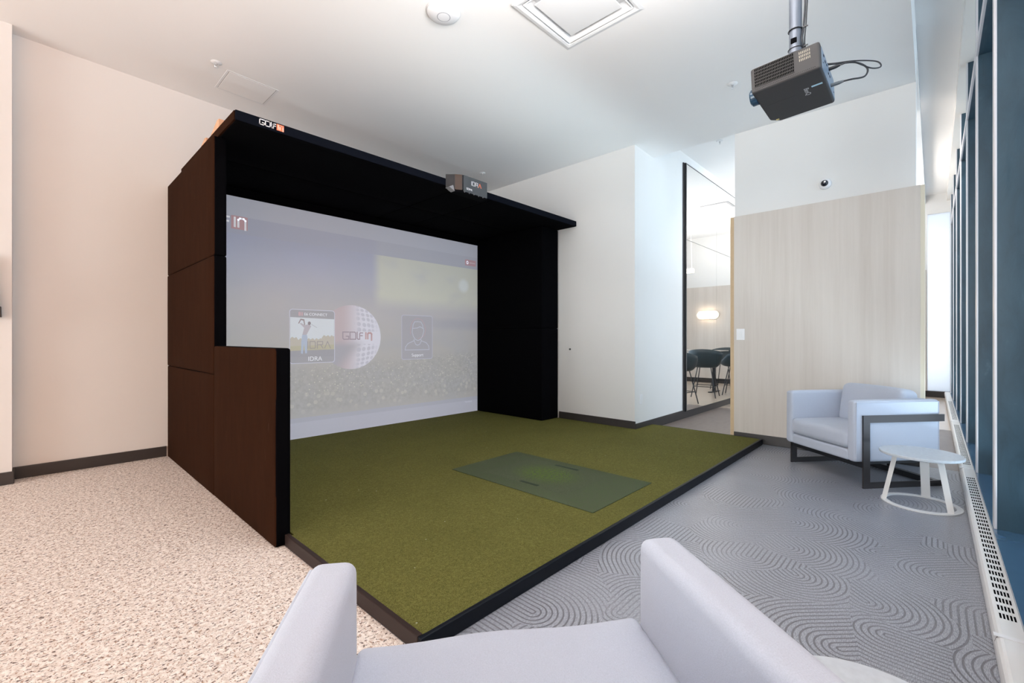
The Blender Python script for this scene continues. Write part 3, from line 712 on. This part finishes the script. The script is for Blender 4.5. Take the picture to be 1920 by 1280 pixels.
# vent grille on the side towards the camera
bm = bmesh.new(); abox(bm, x0-0.001, x0+0.003, 0.565, 0.765, 2.622, 2.732)
g = PB('vent_grille', bm, M['black_hole']); 
bm = bmesh.new()
for i in range(26): y = 0.565+0.2*i/25; abox(bm, x0-0.004, x0, y-0.0008, y+0.0008, 2.622, 2.732)
for j in range(7): z = 2.622+0.11*j/6; abox(bm, x0-0.0045, x0, 0.565, 0.765, z-0.0009, z+0.0009)
PB('grille_bars', bm, simple('grille_grey', (0.11, 0.105, 0.105), 0.7, spec=0.1))
bm = bmesh.new()
for r_ in range(3):
    for i in range(7): y = 0.490+0.048*i/6; z = 2.668+r_*0.02; abox(bm, x0-0.0012, x0+0.002, y-0.0018, y+0.0018, z, z+0.014)
PB('vent_slots', bm, simple('vent_gold_grey', (0.34, 0.31, 0.24), 0.5))
bm = bmesh.new()
for i in range(36): y = 0.47+0.29*i/35; abox(bm, x0-0.0008, x0+0.001, y-0.0012, y+0.0012, 2.606, 2.609)
PB('vent_holes', bm, M['black_hole'])
# lens
LM = Matrix.Translation((3.02, y1-0.005, 2.628)) @ Matrix.Rotation(R(-90), 4, 'X')
PB('lens_barrel', lathe([(0, 0), (0.048, 0), (0.048, 0.030), (0.040, 0.038), (0.036, 0.034), (0, 0.026)], 28, M4=LM), simple('blue_lens', (0.02, 0.06, 0.11), 0.15))
# underside hatch, light slit, sticker, lettering
PB('lamp_hatch', box(3.10, 3.30, 0.60, 0.75, z0-0.0015, z0+0.001), M['grey_plastic'], bevel=0.0005)
PB('status_window', box(3.06, 3.075, 0.462, 0.515, z0-0.0012, z0+0.001), simple('ice_blue_window', (0.45, 0.70, 0.85), 0.2)); 
PB('sticker', box(3.315, 3.33, 0.735, 0.752, z0-0.001, z0+0.001), simple('yellow_sticker', (0.75, 0.60, 0.22), 0.5))
tm = A4 @ Matrix.Translation((3.105, 0.553, z0-0.0008)) @ Matrix.Rotation(R(0), 4, 'Z') @ Matrix.Rotation(R(180), 4, 'Y') @ Matrix.Rotation(R(0), 4, 'Z')
tt = text('maker_lettering', 'BenQ', 0.036, simple('silver_print', (0.5, 0.5, 0.52), 0.4), None, tm @ Matrix.Rotation(R(180), 4, 'Z'), ax='CENTER'); rel(tt, PJ)
# port plate and plugs on the rear side
PB('port_plate', box(x0+0.03, x1-0.02, y0-0.003, y0+0.002, z0+0.01, z1-0.02), simple('port_blue_grey', (0.20, 0.26, 0.34), 0.35), bevel=0.001)
bm = bmesh.new()
for (xx, zz, a, b) in ((2.99, 2.70, 0.02, 0.010), (3.03, 2.685, 0.018, 0.012), (3.08, 2.69, 0.016, 0.008), (3.13, 2.665, 0.014, 0.010), (3.18, 2.67, 0.012, 0.012), (2.96, 2.645, 0.006, 0.006), (3.30, 2.63, 0.006, 0.006), (3.22, 2.64, 0.016, 0.008)):
    bm = bmesh.new(); abox(bm, xx-a/2, xx+a/2, y0-0.0045, y0, zz-b/2, zz+b/2); PB('port', bm, M['black_hole'])
PB('plug', lathe([(0, 0), (0.010, 0), (0.010, 0.035), (0.006, 0.055), (0, 0.055)], 12, M4=Matrix.Translation((3.16, y0-0.002, 2.705)) @ Matrix.Rotation(R(90), 4, 'X')), M['cable'])
PB('plug', lathe([(0, 0), (0.010, 0), (0.010, 0.040), (0.006, 0.062), (0, 0.062)], 12, M4=Matrix.Translation((3.20, y0-0.002, 2.625)) @ Matrix.Rotation(R(90), 4, 'X')), simple('grey_plug', (0.12, 0.14, 0.16), 0.4))
# pole and clamp
PX, PY = 2.985, 0.575
rel(obj('mount_plate', lathe([(0, 2.745), (0.055, 2.745), (0.055, 2.755), (0.038, 2.762), (0.036, 2.772), (0, 2.772)], 28, M4=Matrix.Translation((PX, PY, 0))), M['bronze'], smooth=False), PJ)
bluem = simple('blue_grey_steel', (0.16, 0.18, 0.22), 0.42, metal=0.35)
rel(obj('pole', lathe([(0, 2.77), (0.031, 2.77), (0.031, 2.90), (0.0315, 2.90), (0.0315, CZ(PX)-0.01), (0, CZ(PX)-0.01)], 28, M4=Matrix.Translation((PX, PY, 0))), bluem), PJ)
rel(obj('pole_collar', lathe([(0.030, 2.775), (0.034, 2.775), (0.034, 2.80), (0.030, 2.80)], 28, M4=Matrix.Translation((PX, PY, 0))), bluem), PJ)
rel(obj('pole_collar', lathe([(0.030, 2.903), (0.033, 2.903), (0.033, 2.912), (0.030, 2.912)], 28, M4=Matrix.Translation((PX, PY, 0))), M['frame_black']), PJ)
rel(obj('cable_slot', box(PX-0.034, PX-0.020, PY-0.012, PY+0.018, 2.825, 2.855), M['black_hole'], bevel=0.003), PJ)
rel(obj('ceiling_plate', lathe([(0, CZ(PX)-0.02), (0.075, CZ(PX)-0.02), (0.075, CZ(PX)-0.001), (0, CZ(PX)-0.001)], 28, M4=Matrix.Translation((PX, PY, 0))), M['white']), PJ)
for z in (2.907, 2.80):
    rel(obj('cable_tie', tube([(PX+0.036*math.cos(R(a)), PY+0.036*math.sin(R(a)), z) for a in range(0, 360, 20)], 0.0022, 6, closed=True), M['cable']), PJ)
    rel(obj('tie_end', box(PX-0.012, PX-0.006, PY-0.062, PY-0.034, z-0.003, z+0.003), M['cable']), PJ)
tag(obj('projector_cable', tube([(PX+0.005, PY-0.045, CZ(PX)-0.01), (PX, PY-0.048, 3.1), (PX-0.005, PY-0.040, 2.91), (PX-0.02, PY-0.036, 2.84), (PX, PY-0.042, 2.79), (PX+0.07, PY-0.06, 2.765), (3.14, 0.50, 2.752), (3.20, 0.40, 2.745), (3.235, 0.325, 2.735), (3.25, 0.275, 2.69), (3.235, 0.285, 2.640), tuple(A4 @ Vector((3.205, 0.345, 2.622))), tuple(A4 @ Vector((3.20, y0-0.062, 2.625)))], 0.0048, 8, smoothn=8), M['cable']),
    'thick black cable looping from the pole round to the lower projector plug', 'cable', 'projector cables')
tag(obj('projector_cable', tube([(PX+0.015, PY-0.058, CZ(PX)-0.01), (PX+0.01, PY-0.058, 3.15), (PX, PY-0.052, 2.95), (PX+0.0, PY-0.046, 2.80), (PX+0.09, PY-0.075, 2.768), (3.17, 0.46, 2.755), (3.22, 0.33, 2.74), (3.26, 0.235, 2.715), (3.255, 0.215, 2.675), (3.22, 0.255, 2.668), tuple(A4 @ Vector((3.17, 0.33, 2.700))), tuple(A4 @ Vector((3.16, y0-0.055, 2.705)))], 0.0036, 8, smoothn=8), M['cable']),
    'thin black cable making the wider loop out to the upper projector plug', 'cable', 'projector cables')

# ================================================================== ceiling fittings
t = empty('wifi_access_point', (2.10, 2.66, CZ(2.1)))
tag(t, 'round white domed access point on the ceiling left of the square diffuser', 'access point')
obj('dome', lathe([(0, 0), (0.118, 0), (0.122, -0.008), (0.116, -0.020), (0.090, -0.033), (0.050, -0.040), (0, -0.042)][::1], 48), M['white_plastic'], t, smooth=True)
obj('center_ring', lathe([(0.044, -0.0402), (0.047, -0.0412), (0.050, -0.0398)], 40), simple('ring_grey', (0.35, 0.35, 0.38), 0.4), t)
obj('base_ring', lathe([(0, 0), (0.128, 0), (0.128, -0.004), (0, -0.004)], 48), M['white'], t)

t = empty('ceiling_diffuser', (2.715, 1.88, CZ(2.715)))
tag(t, 'square white air diffuser with recessed centre plate in the ceiling at top centre', 'air diffuser')
def sqring(prof):       # square lathe
    bm = bmesh.new(); rr = []
    for a, z in prof: rr.append([bm.verts.new((sx*a, sy*a, z)) for sx, sy in ((-1, -1), (1, -1), (1, 1), (-1, 1))])
    for a, b in zip(rr, rr[1:]):
        for i in range(4): bm.faces.new((a[i], a[(i+1) % 4], b[(i+1) % 4], b[i]))
    return bm
obj('outer_frame', sqring([(0.343, 0.004), (0.343, -0.010), (0.318, -0.014), (0.300, -0.010), (0.296, 0.012), (0.282, 0.018), (0.262, 0.060), (0.262, 0.10)]), M['white'], t)
obj('inner_step', sqring([(0.286, -0.004), (0.282, -0.010), (0.262, 0.004), (0.250, 0.055), (0.262, 0.075)]), M['white'], t)
obj('center_plate', box(-0.226, 0.226, -0.226, 0.226, -0.004, 0.004), M['white'], t, bevel=0.003)
obj('plate_hanger', box(-0.02, 0.02, -0.02, 0.02, 0.004, 0.10), M['white'], t)
obj('plenum_cover', box(-0.3, 0.3, -0.3, 0.3, 0.10, 0.11), M['white'], t)

def sprinkler(x, y, z, label):
    t = empty('sprinkler', (x, y, z)); tag(t, label, 'sprinkler', 'ceiling sprinklers')
    obj('escutcheon', lathe([(0, 0), (0.042, 0), (0.044, -0.003), (0.030, -0.010), (0.018, -0.012), (0, -0.012)], 28), M['white'], t)
    bm = lathe([(0, -0.012), (0.010, -0.012), (0.008, -0.022), (0, -0.022)], 12)
    for s_ in (-1, 1): tube([(s_*0.006, 0, -0.02), (s_*0.013, 0, -0.032), (s_*0.005, 0, -0.046)], 0.0022, 6, bm=bm)
    obj('head', bm, M['chrome'], t)
    obj('deflector', lathe([(0, -0.046), (0.014, -0.046), (0.015, -0.049), (0, -0.049)], 14), M['white'], t)
sprinkler(1.13, 4.66, CZ(1.13), 'white sprinkler head on the ceiling beside the flush access panel')
sprinkler(4.45, 1.36, CZ(4.45), 'white sprinkler head on the ceiling left of the projector')
sprinkler(4.41, 4.70, CZ(4.41), 'small sprinkler head on the ceiling above the lettered sensor unit')
sprinkler(6.40, 2.12, 3.84, 'sprinkler head on the higher passage ceiling above the tall mirror')
t = empty('ceiling_access_panel', (1.45, 4.91, CZ(1.45)))
tag(t, 'flush white access panel in the ceiling above the left end of the canopy', 'access panel')
t.rotation_euler = (0, R(1.6), 0)
obj('panel', box(-0.20, 0.20, -0.185, 0.185, -0.004, 0.0), M['ceiling'], t, bevel=0.001)
obj('rim', sqring([(0.0, 0.0)]) if False else prism([(-0.222, -0.205), (0.222, -0.205), (0.222, 0.205), (-0.222, 0.205), (-0.222, -0.199), (-0.204, -0.189), (-0.204, 0.189), (0.204, 0.189), (0.204, -0.189), (-0.204, -0.189), (-0.222, -0.199)], 'z', -0.002, 0.0) if False else box(-0.222, 0.222, -0.205, -0.189, -0.0025, 0.0), M['white'], t)
obj('rim', box(-0.222, 0.222, 0.189, 0.205, -0.0025, 0.0), M['white'], t)
obj('rim', box(-0.222, -0.204, -0.189, 0.189, -0.0025, 0.0), M['white'], t); obj('rim', box(0.204, 0.222, -0.189, 0.189, -0.0025, 0.0), M['white'], t)
obj('shadow_gap', box(-0.2035, 0.2035, -0.1885, 0.1885, -0.0012, 0.0), simple('gap_grey', (0.25, 0.22, 0.20), 0.8), t)

# ================================================================== wall fittings
t = empty('security_camera', (5.5, 0.80, 2.715))
tag(t, 'small white dome security camera with black eye above the pale wood panel', 'security camera')
RX = Matrix.Rotation(R(-90), 4, 'Y')
obj('base', lathe([(0, 0), (0.052, 0), (0.054, 0.012), (0.048, 0.030), (0.036, 0.040), (0.03, 0.040), (0, 0.036)], 32, M4=RX), M['white_plastic'], t, smooth=True)
obj('dome', lathe([(0.032, 0.036), (0.031, 0.048), (0.024, 0.060), (0.012, 0.067), (0, 0.069)], 28, M4=RX), M['lens'], t, smooth=True)
obj('eye', lathe([(0, 0.060), (0.010, 0.068), (0.008, 0.073), (0, 0.074)], 16, M4=Matrix.Translation((0, -0.006, 0.008)) @ RX), M['chrome'], t)
def plate(name, label, cat, loc, w_, h_, axis):
    t = empty(name, loc); tag(t, label, cat)
    if axis == 'x':
        obj('cover_plate', box(-0.006, 0, -w_/2, w_/2, -h_/2, h_/2), M['white_plastic'], t, bevel=0.002)
        obj('rocker', box(-0.009, -0.006, -w_*0.24, w_*0.24, -h_*0.3, h_*0.3), M['white'], t, bevel=0.001)
    else:
        obj('cover_plate', box(-w_/2, w_/2, -0.006, 0, -h_/2, h_/2), M['white_plastic'], t, bevel=0.002)
        obj('socket_face', box(-w_*0.26, w_*0.26, -0.0085, -0.006, -h_*0.34, h_*0.34), M['white'], t, bevel=0.001)
plate('light_switch', 'white wall switch at the left edge of the pale wood panel', 'light switch', (5.4615, 1.585, 1.20), 0.085, 0.125, 'x')
plate('wall_outlet', 'white outlet plate low on the wall just right of the outer corner', 'outlet', (5.15, 2.6395, 0.405), 0.075, 0.12, 'y')
t = tag(obj('wall_hook', lathe([(0, 0), (0.012, 0), (0.010, 0.012), (0, 0.014)], 12, M4=Matrix.Translation((5.0, 3.597, 1.01)) @ RX), M['frame_black']), 'tiny black knob on the white wall right of the enclosure', 'hook')
tag(obj('wall_bracket', prism([(-0.22, 1.80), (-0.172, 1.42), (-0.168, 1.40), (-0.155, 1.40), (-0.153, 1.318), (-0.22, 1.316)], 'y', 5.26, 5.335), M['frame_black'], bevel=0.003),
    'black object hanging on the left wall at the very edge of the photo', 'bracket')

# ================================================================== tall mirror
t = empty('wall_mirror', (8.3, 2.64, 0.1))
tag(t, 'tall black-framed mirror of several sheets on the passage wall', 'mirror')
MX0, MX1, MZ0, MZ1, MZM = 6.46, 11.4, 0.10, 3.69, 2.58
rel(obj('frame', box(MX0, MX1, 2.606, 2.639, MZ0, MZ1), M['frame_black'], bevel=0.002), t)
rel(obj('side_rail', box(MX0-0.04, MX0-0.004, 2.622, 2.639, MZ0, MZ1), M['bronze'], bevel=0.002), t)
xs = [MX0+0.014, 7.70, 8.93, 10.16, MX1-0.022]
for a, b in zip(xs, xs[1:]):
    for z0_, z1_ in ((MZ0+0.012, MZM-0.003), (MZM+0.003, MZ1-0.022)):
        rel(obj('mirror_sheet', box(a+0.0015, b-0.0015, 2.600, 2.606, z0_, z1_), M['mirror']), t)

# ================================================================== room behind the partition
t = empty('wall_sconce', (12.165, 0.87, 1.775))
tag(t, 'glowing oblong wall sconce with rounded ends reflected in the mirror', 'wall lamp')
def stadium(L, r, n=10):
    o = []
    for s_, a0 in ((1, -90), (-1, 90)):
        for k in range(n+1): o.append((s_*(L/2-r)+r*math.cos(R(a0+180*k/n)), r*math.sin(R(a0+180*k/n))))
    return o
def stadx(L, r, a, b): return prism(stadium(L, r), 'x', a, b)
obj('glass_body', stadx(0.46, 0.085, -0.10, -0.02), M['lamp_glow'], t, bevel=0.01)
obj('rim', stadx(0.58, 0.11, -0.02, 0.0), simple('warm_white_rim', (0.75, 0.70, 0.64), 0.4), t)
t = empty('pendant_lamp', (10.35, 1.10, 2.66))
tag(t, 'slim pendant lamp hanging on a wire, seen at the left of the mirror', 'pendant lamp')
obj('shade', box(-0.05, 0.05, -0.45, 0.10, 0.02, 0.10), simple('peach_shade', (0.78, 0.68, 0.62), 0.5), t, bevel=0.01)
obj('diffuser', box(-0.042, 0.042, -0.44, 0.09, 0.008, 0.02), M['lamp_glow'], t)
obj('wire', tube([(0, 0.06, 0.10), (0, 0.03, 1.175)], 0.004, 6), M['white'], t)
obj('canopy_cup', lathe([(0, 1.15), (0.05, 1.155), (0.05, 1.178), (0, 1.178)], 16, M4=Matrix.Translation((0, 0.03, 0))), M['white'], t)
t = empty('linear_vent', (9.5, 2.0, 3.84))
tag(t, 'rectangular slot vent frame on the back room ceiling seen in the mirror', 'vent')
vf = simple('vent_grey', (0.35, 0.35, 0.36), 0.4)
obj('slot', box(-0.20, -0.15, -0.27, 0.27, -0.012, 0), vf, t); obj('slot', box(0.25, 0.30, -0.27, 0.27, -0.012, 0), M['white'], t)
obj('slot', box(-0.15, 0.25, 0.22, 0.27, -0.012, 0), vf, t); obj('slot', box(-0.15, 0.25, -0.27, -0.22, -0.012, 0), M['white'], t)
# high table
t = empty('bar_table', (10.15, 1.30, 0))
tag(t, 'thin-topped high table standing among the bar stools', 'table')
obj('tabletop', box(-0.32, 0.32, -0.62, 0.62, 0.88, 0.90), simple('beige_top', (0.38, 0.35, 0.32), 0.5), t, bevel=0.004)
for s_ in (-1, 1):
    obj('leg', box(-0.03, 0.03, s_*0.42-0.03, s_*0.42+0.03, 0.0, 0.875), M['frame_black'], t); obj('foot', box(-0.25, 0.25, s_*0.42-0.04, s_*0.42+0.04, 0.0, 0.018), M['frame_black'], t)
def make_stool(loc, rz, label):
    t = empty('bar_stool', loc, R(rz)); tag(t, label, 'bar stool', 'tub bar stools round the high table')
    bm = bmesh.new(); NA, NR = 28, 9; ringo = []
    for j in range(NR+1):
        f = j/NR; row = []
        for i in range(NA):
            a = 2*math.pi*i/NA; back = max(0, -math.cos(a))          # back of the tub is at -x
            top = 0.80 + 0.15*(0.5-0.5*math.cos(a-0))**1.0 * 1.0
            top = 0.80 + 0.15*((1-math.cos(a))/2)
            if math.cos(a) > 0.55: top = 0.66+0.14*(1-math.cos(a))/0.45
            rad = 0.06+0.22*math.sin(f*math.pi/2)**0.8 if f < 0.5 else 0.06+0.22*math.sin(f*math.pi/2)**0.8+0.015*(f-0.5)
            z = 0.60+(top-0.60)*max(0, (f-0.35)/0.65)**1.35
            row.append(bm.verts.new((rad*math.cos(a), rad*1.04*math.sin(a), z)))
        ringo.append(row)
    for a, b in zip(ringo, ringo[1:]):
        for i in range(NA): bm.faces.new((a[i], a[(i+1) % NA], b[(i+1) % NA], b[i]))
    bm.faces.new(ringo[0][::-1])
    o = obj('shell', bm, M['stool_shell'], t, smooth=True); md = o.modifiers.new('thick', 'SOLIDIFY'); md.thickness = 0.018; md.offset = 1
    obj('seat_pad', lathe([(0, 0.63), (0.17, 0.63), (0.20, 0.645), (0.17, 0.665), (0, 0.67)], 24), M['stool_shell'], t, smooth=True)
    for sx in (-1, 1):
        for sy in (-1, 1):
            obj('leg', tube([(sx*0.12, sy*0.12, 0.60), (sx*0.235, sy*0.225, 0.0)], 0.0095, 8), M['frame_black'], t)
    k = 0.12+0.115*0.65
    obj('footrest', tube([(-k, -k, 0.21), (k, -k, 0.21), (k, k, 0.21), (-k, k, 0.21)], 0.007, 6, closed=True), M['frame_black'], t)
    return t
make_stool((9.22, 1.87, 0), -10, 'dark teal tub bar stool whose full rounded back shows mid mirror')
make_stool((7.92, 1.88, 0), 15, 'dark bar stool cut off by the mirror\'s left frame')
make_stool((9.92, 2.24, 0), -100, 'dark bar stool half hidden by the wood panel edge at the right of the mirror')
make_stool((10.85, 1.70, 0), 180, 'bar stool on the far side of the high table')

# ================================================================== armchairs
def make_armchair(loc, rz, Wd, AT, ah, sh, label, cush_fwd=0.0, Dp=0.74, rc=0.034, bh=0.35, bt=0.17):
    t = empty('armchair', (*loc, 0), R(rz)); tag(t, label, 'armchair', 'grey armchairs with black metal frames')
    h = Wd/2; fb = M['fabric']
    for s_ in (-1, 1):
        xa, xb = sorted((s_*h, s_*(h-AT)))
        a = obj('arm', soft(xa, xb, 0.0, Dp, 0.20, ah, r=0.024, n=16, bulge=(0.006, 0, 0.004)), fb, t)
        xo = s_*(h+0.0035)
        obj('piping', tube([(xo-s_*0.004, 0.014, 0.215), (xo-s_*0.004, 0.014, ah-0.016), (xo-s_*0.004, Dp-0.014, ah-0.016), (xo-s_*0.004, Dp-0.014, 0.215)], 0.0045, 8, closed=False), fb, a)
        xi, xj = sorted((s_*(h+0.002), s_*(h+0.016)))
        fr_ = bmesh.new(); b_ = 0.055
        abox(fr_, xi, xj, 0.06, 0.06+b_, 0.0, 0.56); abox(fr_, xi, xj, 0.06+b_, Dp+0.02, 0.505, 0.56)
        abox(fr_, xi, xj, 0.06+b_, Dp+0.02, 0.0, 0.045); pass
        obj('side_frame', fr_, M['bronze'], t)
    obj('rear_post', box(-0.03, 0.02, Dp-0.05, Dp-0.03, 0.045, 0.205), M['frame_black'], t)
    o = obj('crossbar', box(-h, h, 0.065, 0.095, 0.155, 0.195), M['frame_black'], t); obj('crossbar', box(-h, h, Dp-0.06, Dp-0.02, 0.0, 0.045), M['frame_black'], t)
    obj('crossbar', box(-h+0.06, -h+0.10, 0.095, Dp-0.06, 0.165, 0.195), M['frame_black'], t); obj('crossbar', box(h-0.10, h-0.06, 0.095, Dp-0.06, 0.165, 0.195), M['frame_black'], t)
    obj('seat_base', soft(-h+AT-0.004, h-AT+0.004, 0.006, Dp-0.10, 0.20, sh-0.150, r=0.015, n=12), fb, t)
    cb = soft(-h+AT-0.006, h-AT+0.006, -0.004-cush_fwd, 0.56, sh-0.142, sh-0.010, r=rc, n=18, bulge=(0.0, 0.010, 0.012), sag=lambda u: Vector((0, 0, 0.004*math.sin(5*u[0]+1)*(1 if u[2] > 0 else 0))))
    c_ = obj('seat_cushion', cb, fb, t)
    obj('back_rest', soft(-h+AT-0.004, h-AT+0.004, Dp-0.12, Dp-0.004, 0.20, ah-0.005, r=0.02, n=12), fb, t)
    bc = soft(-h+AT+0.002, h-AT-0.002, 0.0, bt, 0.0, bh, r=0.05, n=18, bulge=(0, 0.025, 0.010))
    bmesh.ops.transform(bc, matrix=Matrix.Translation((0, Dp-0.13-bt, sh-0.03)) @ Matrix.Rotation(R(-9), 4, 'X'), verts=bc.verts[:])
    obj('back_cushion', bc, fb, t)
    for s_ in (-1, 1):
        obj('glide', lathe([(0, 0), (0.008, 0), (0.008, 0.004), (0, 0.004)], 12, M4=Matrix.Translation((s_*(h-0.006), 0.088, 0))), M['chrome'], t)
    return t
far_chair = make_armchair((4.566, 0.722), 229.5, 0.74, 0.075, 0.672, 0.435, 'pale grey armchair on a black metal frame before the wood panel')
near_chair = make_armchair((0.722, 0.697), 142.5, 0.81, 0.092, 0.688, 0.504, 'nearest pale grey armchair, cut off by the bottom of the photo', cush_fwd=0.015, Dp=0.735, rc=0.022, bh=0.255, bt=0.13)

# ================================================================== side tables
def make_table(loc, label, rot):
    t = empty('side_table', (*loc, 0), R(rot)); tag(t, label, 'side table', 'small round side tables')
    obj('tabletop', lathe([(0, 0.338), (0.218, 0.338), (0.224, 0.342), (0.225, 0.355), (0.222, 0.358), (0, 0.358)], 64), M['stone'], t)
    obj('base_ring', lathe([(0.182, 0.0), (0.215, 0.0), (0.216, 0.006), (0.213, 0.008), (0.182, 0.008), (0.182, 0.0)], 64), M['white_metal'], t)
    for a in (103, -8, -128):
        bm = bmesh.new(); M4 = Matrix.Rotation(R(a-rot), 4, 'Z')
        bot = [(0.190, -0.026), (0.190, 0.026), (0.214, 0.0)]; top = [(0.125, -0.026), (0.125, 0.026), (0.149, 0.0)]
        Bv = [bm.verts.new(M4 @ Vector((x, y, 0.007))) for x, y in bot]; Tv = [bm.verts.new(M4 @ Vector((x, y, 0.339))) for x, y in top]
        bm.faces.new(Bv); bm.faces.new(Tv[::-1])
        for i in range(3): bm.faces.new((Bv[i], Bv[(i+1) % 3], Tv[(i+1) % 3], Tv[i]))
        obj('leg', bm, M['white_metal'], t, bevel=0.002)
    return t
make_table((4.238, 0.066), 'small white round side table beside the far armchair, by the window', 0)
make_table((1.165, 0.082), 'round side table just showing at the bottom edge beside the nearest armchair', 40)
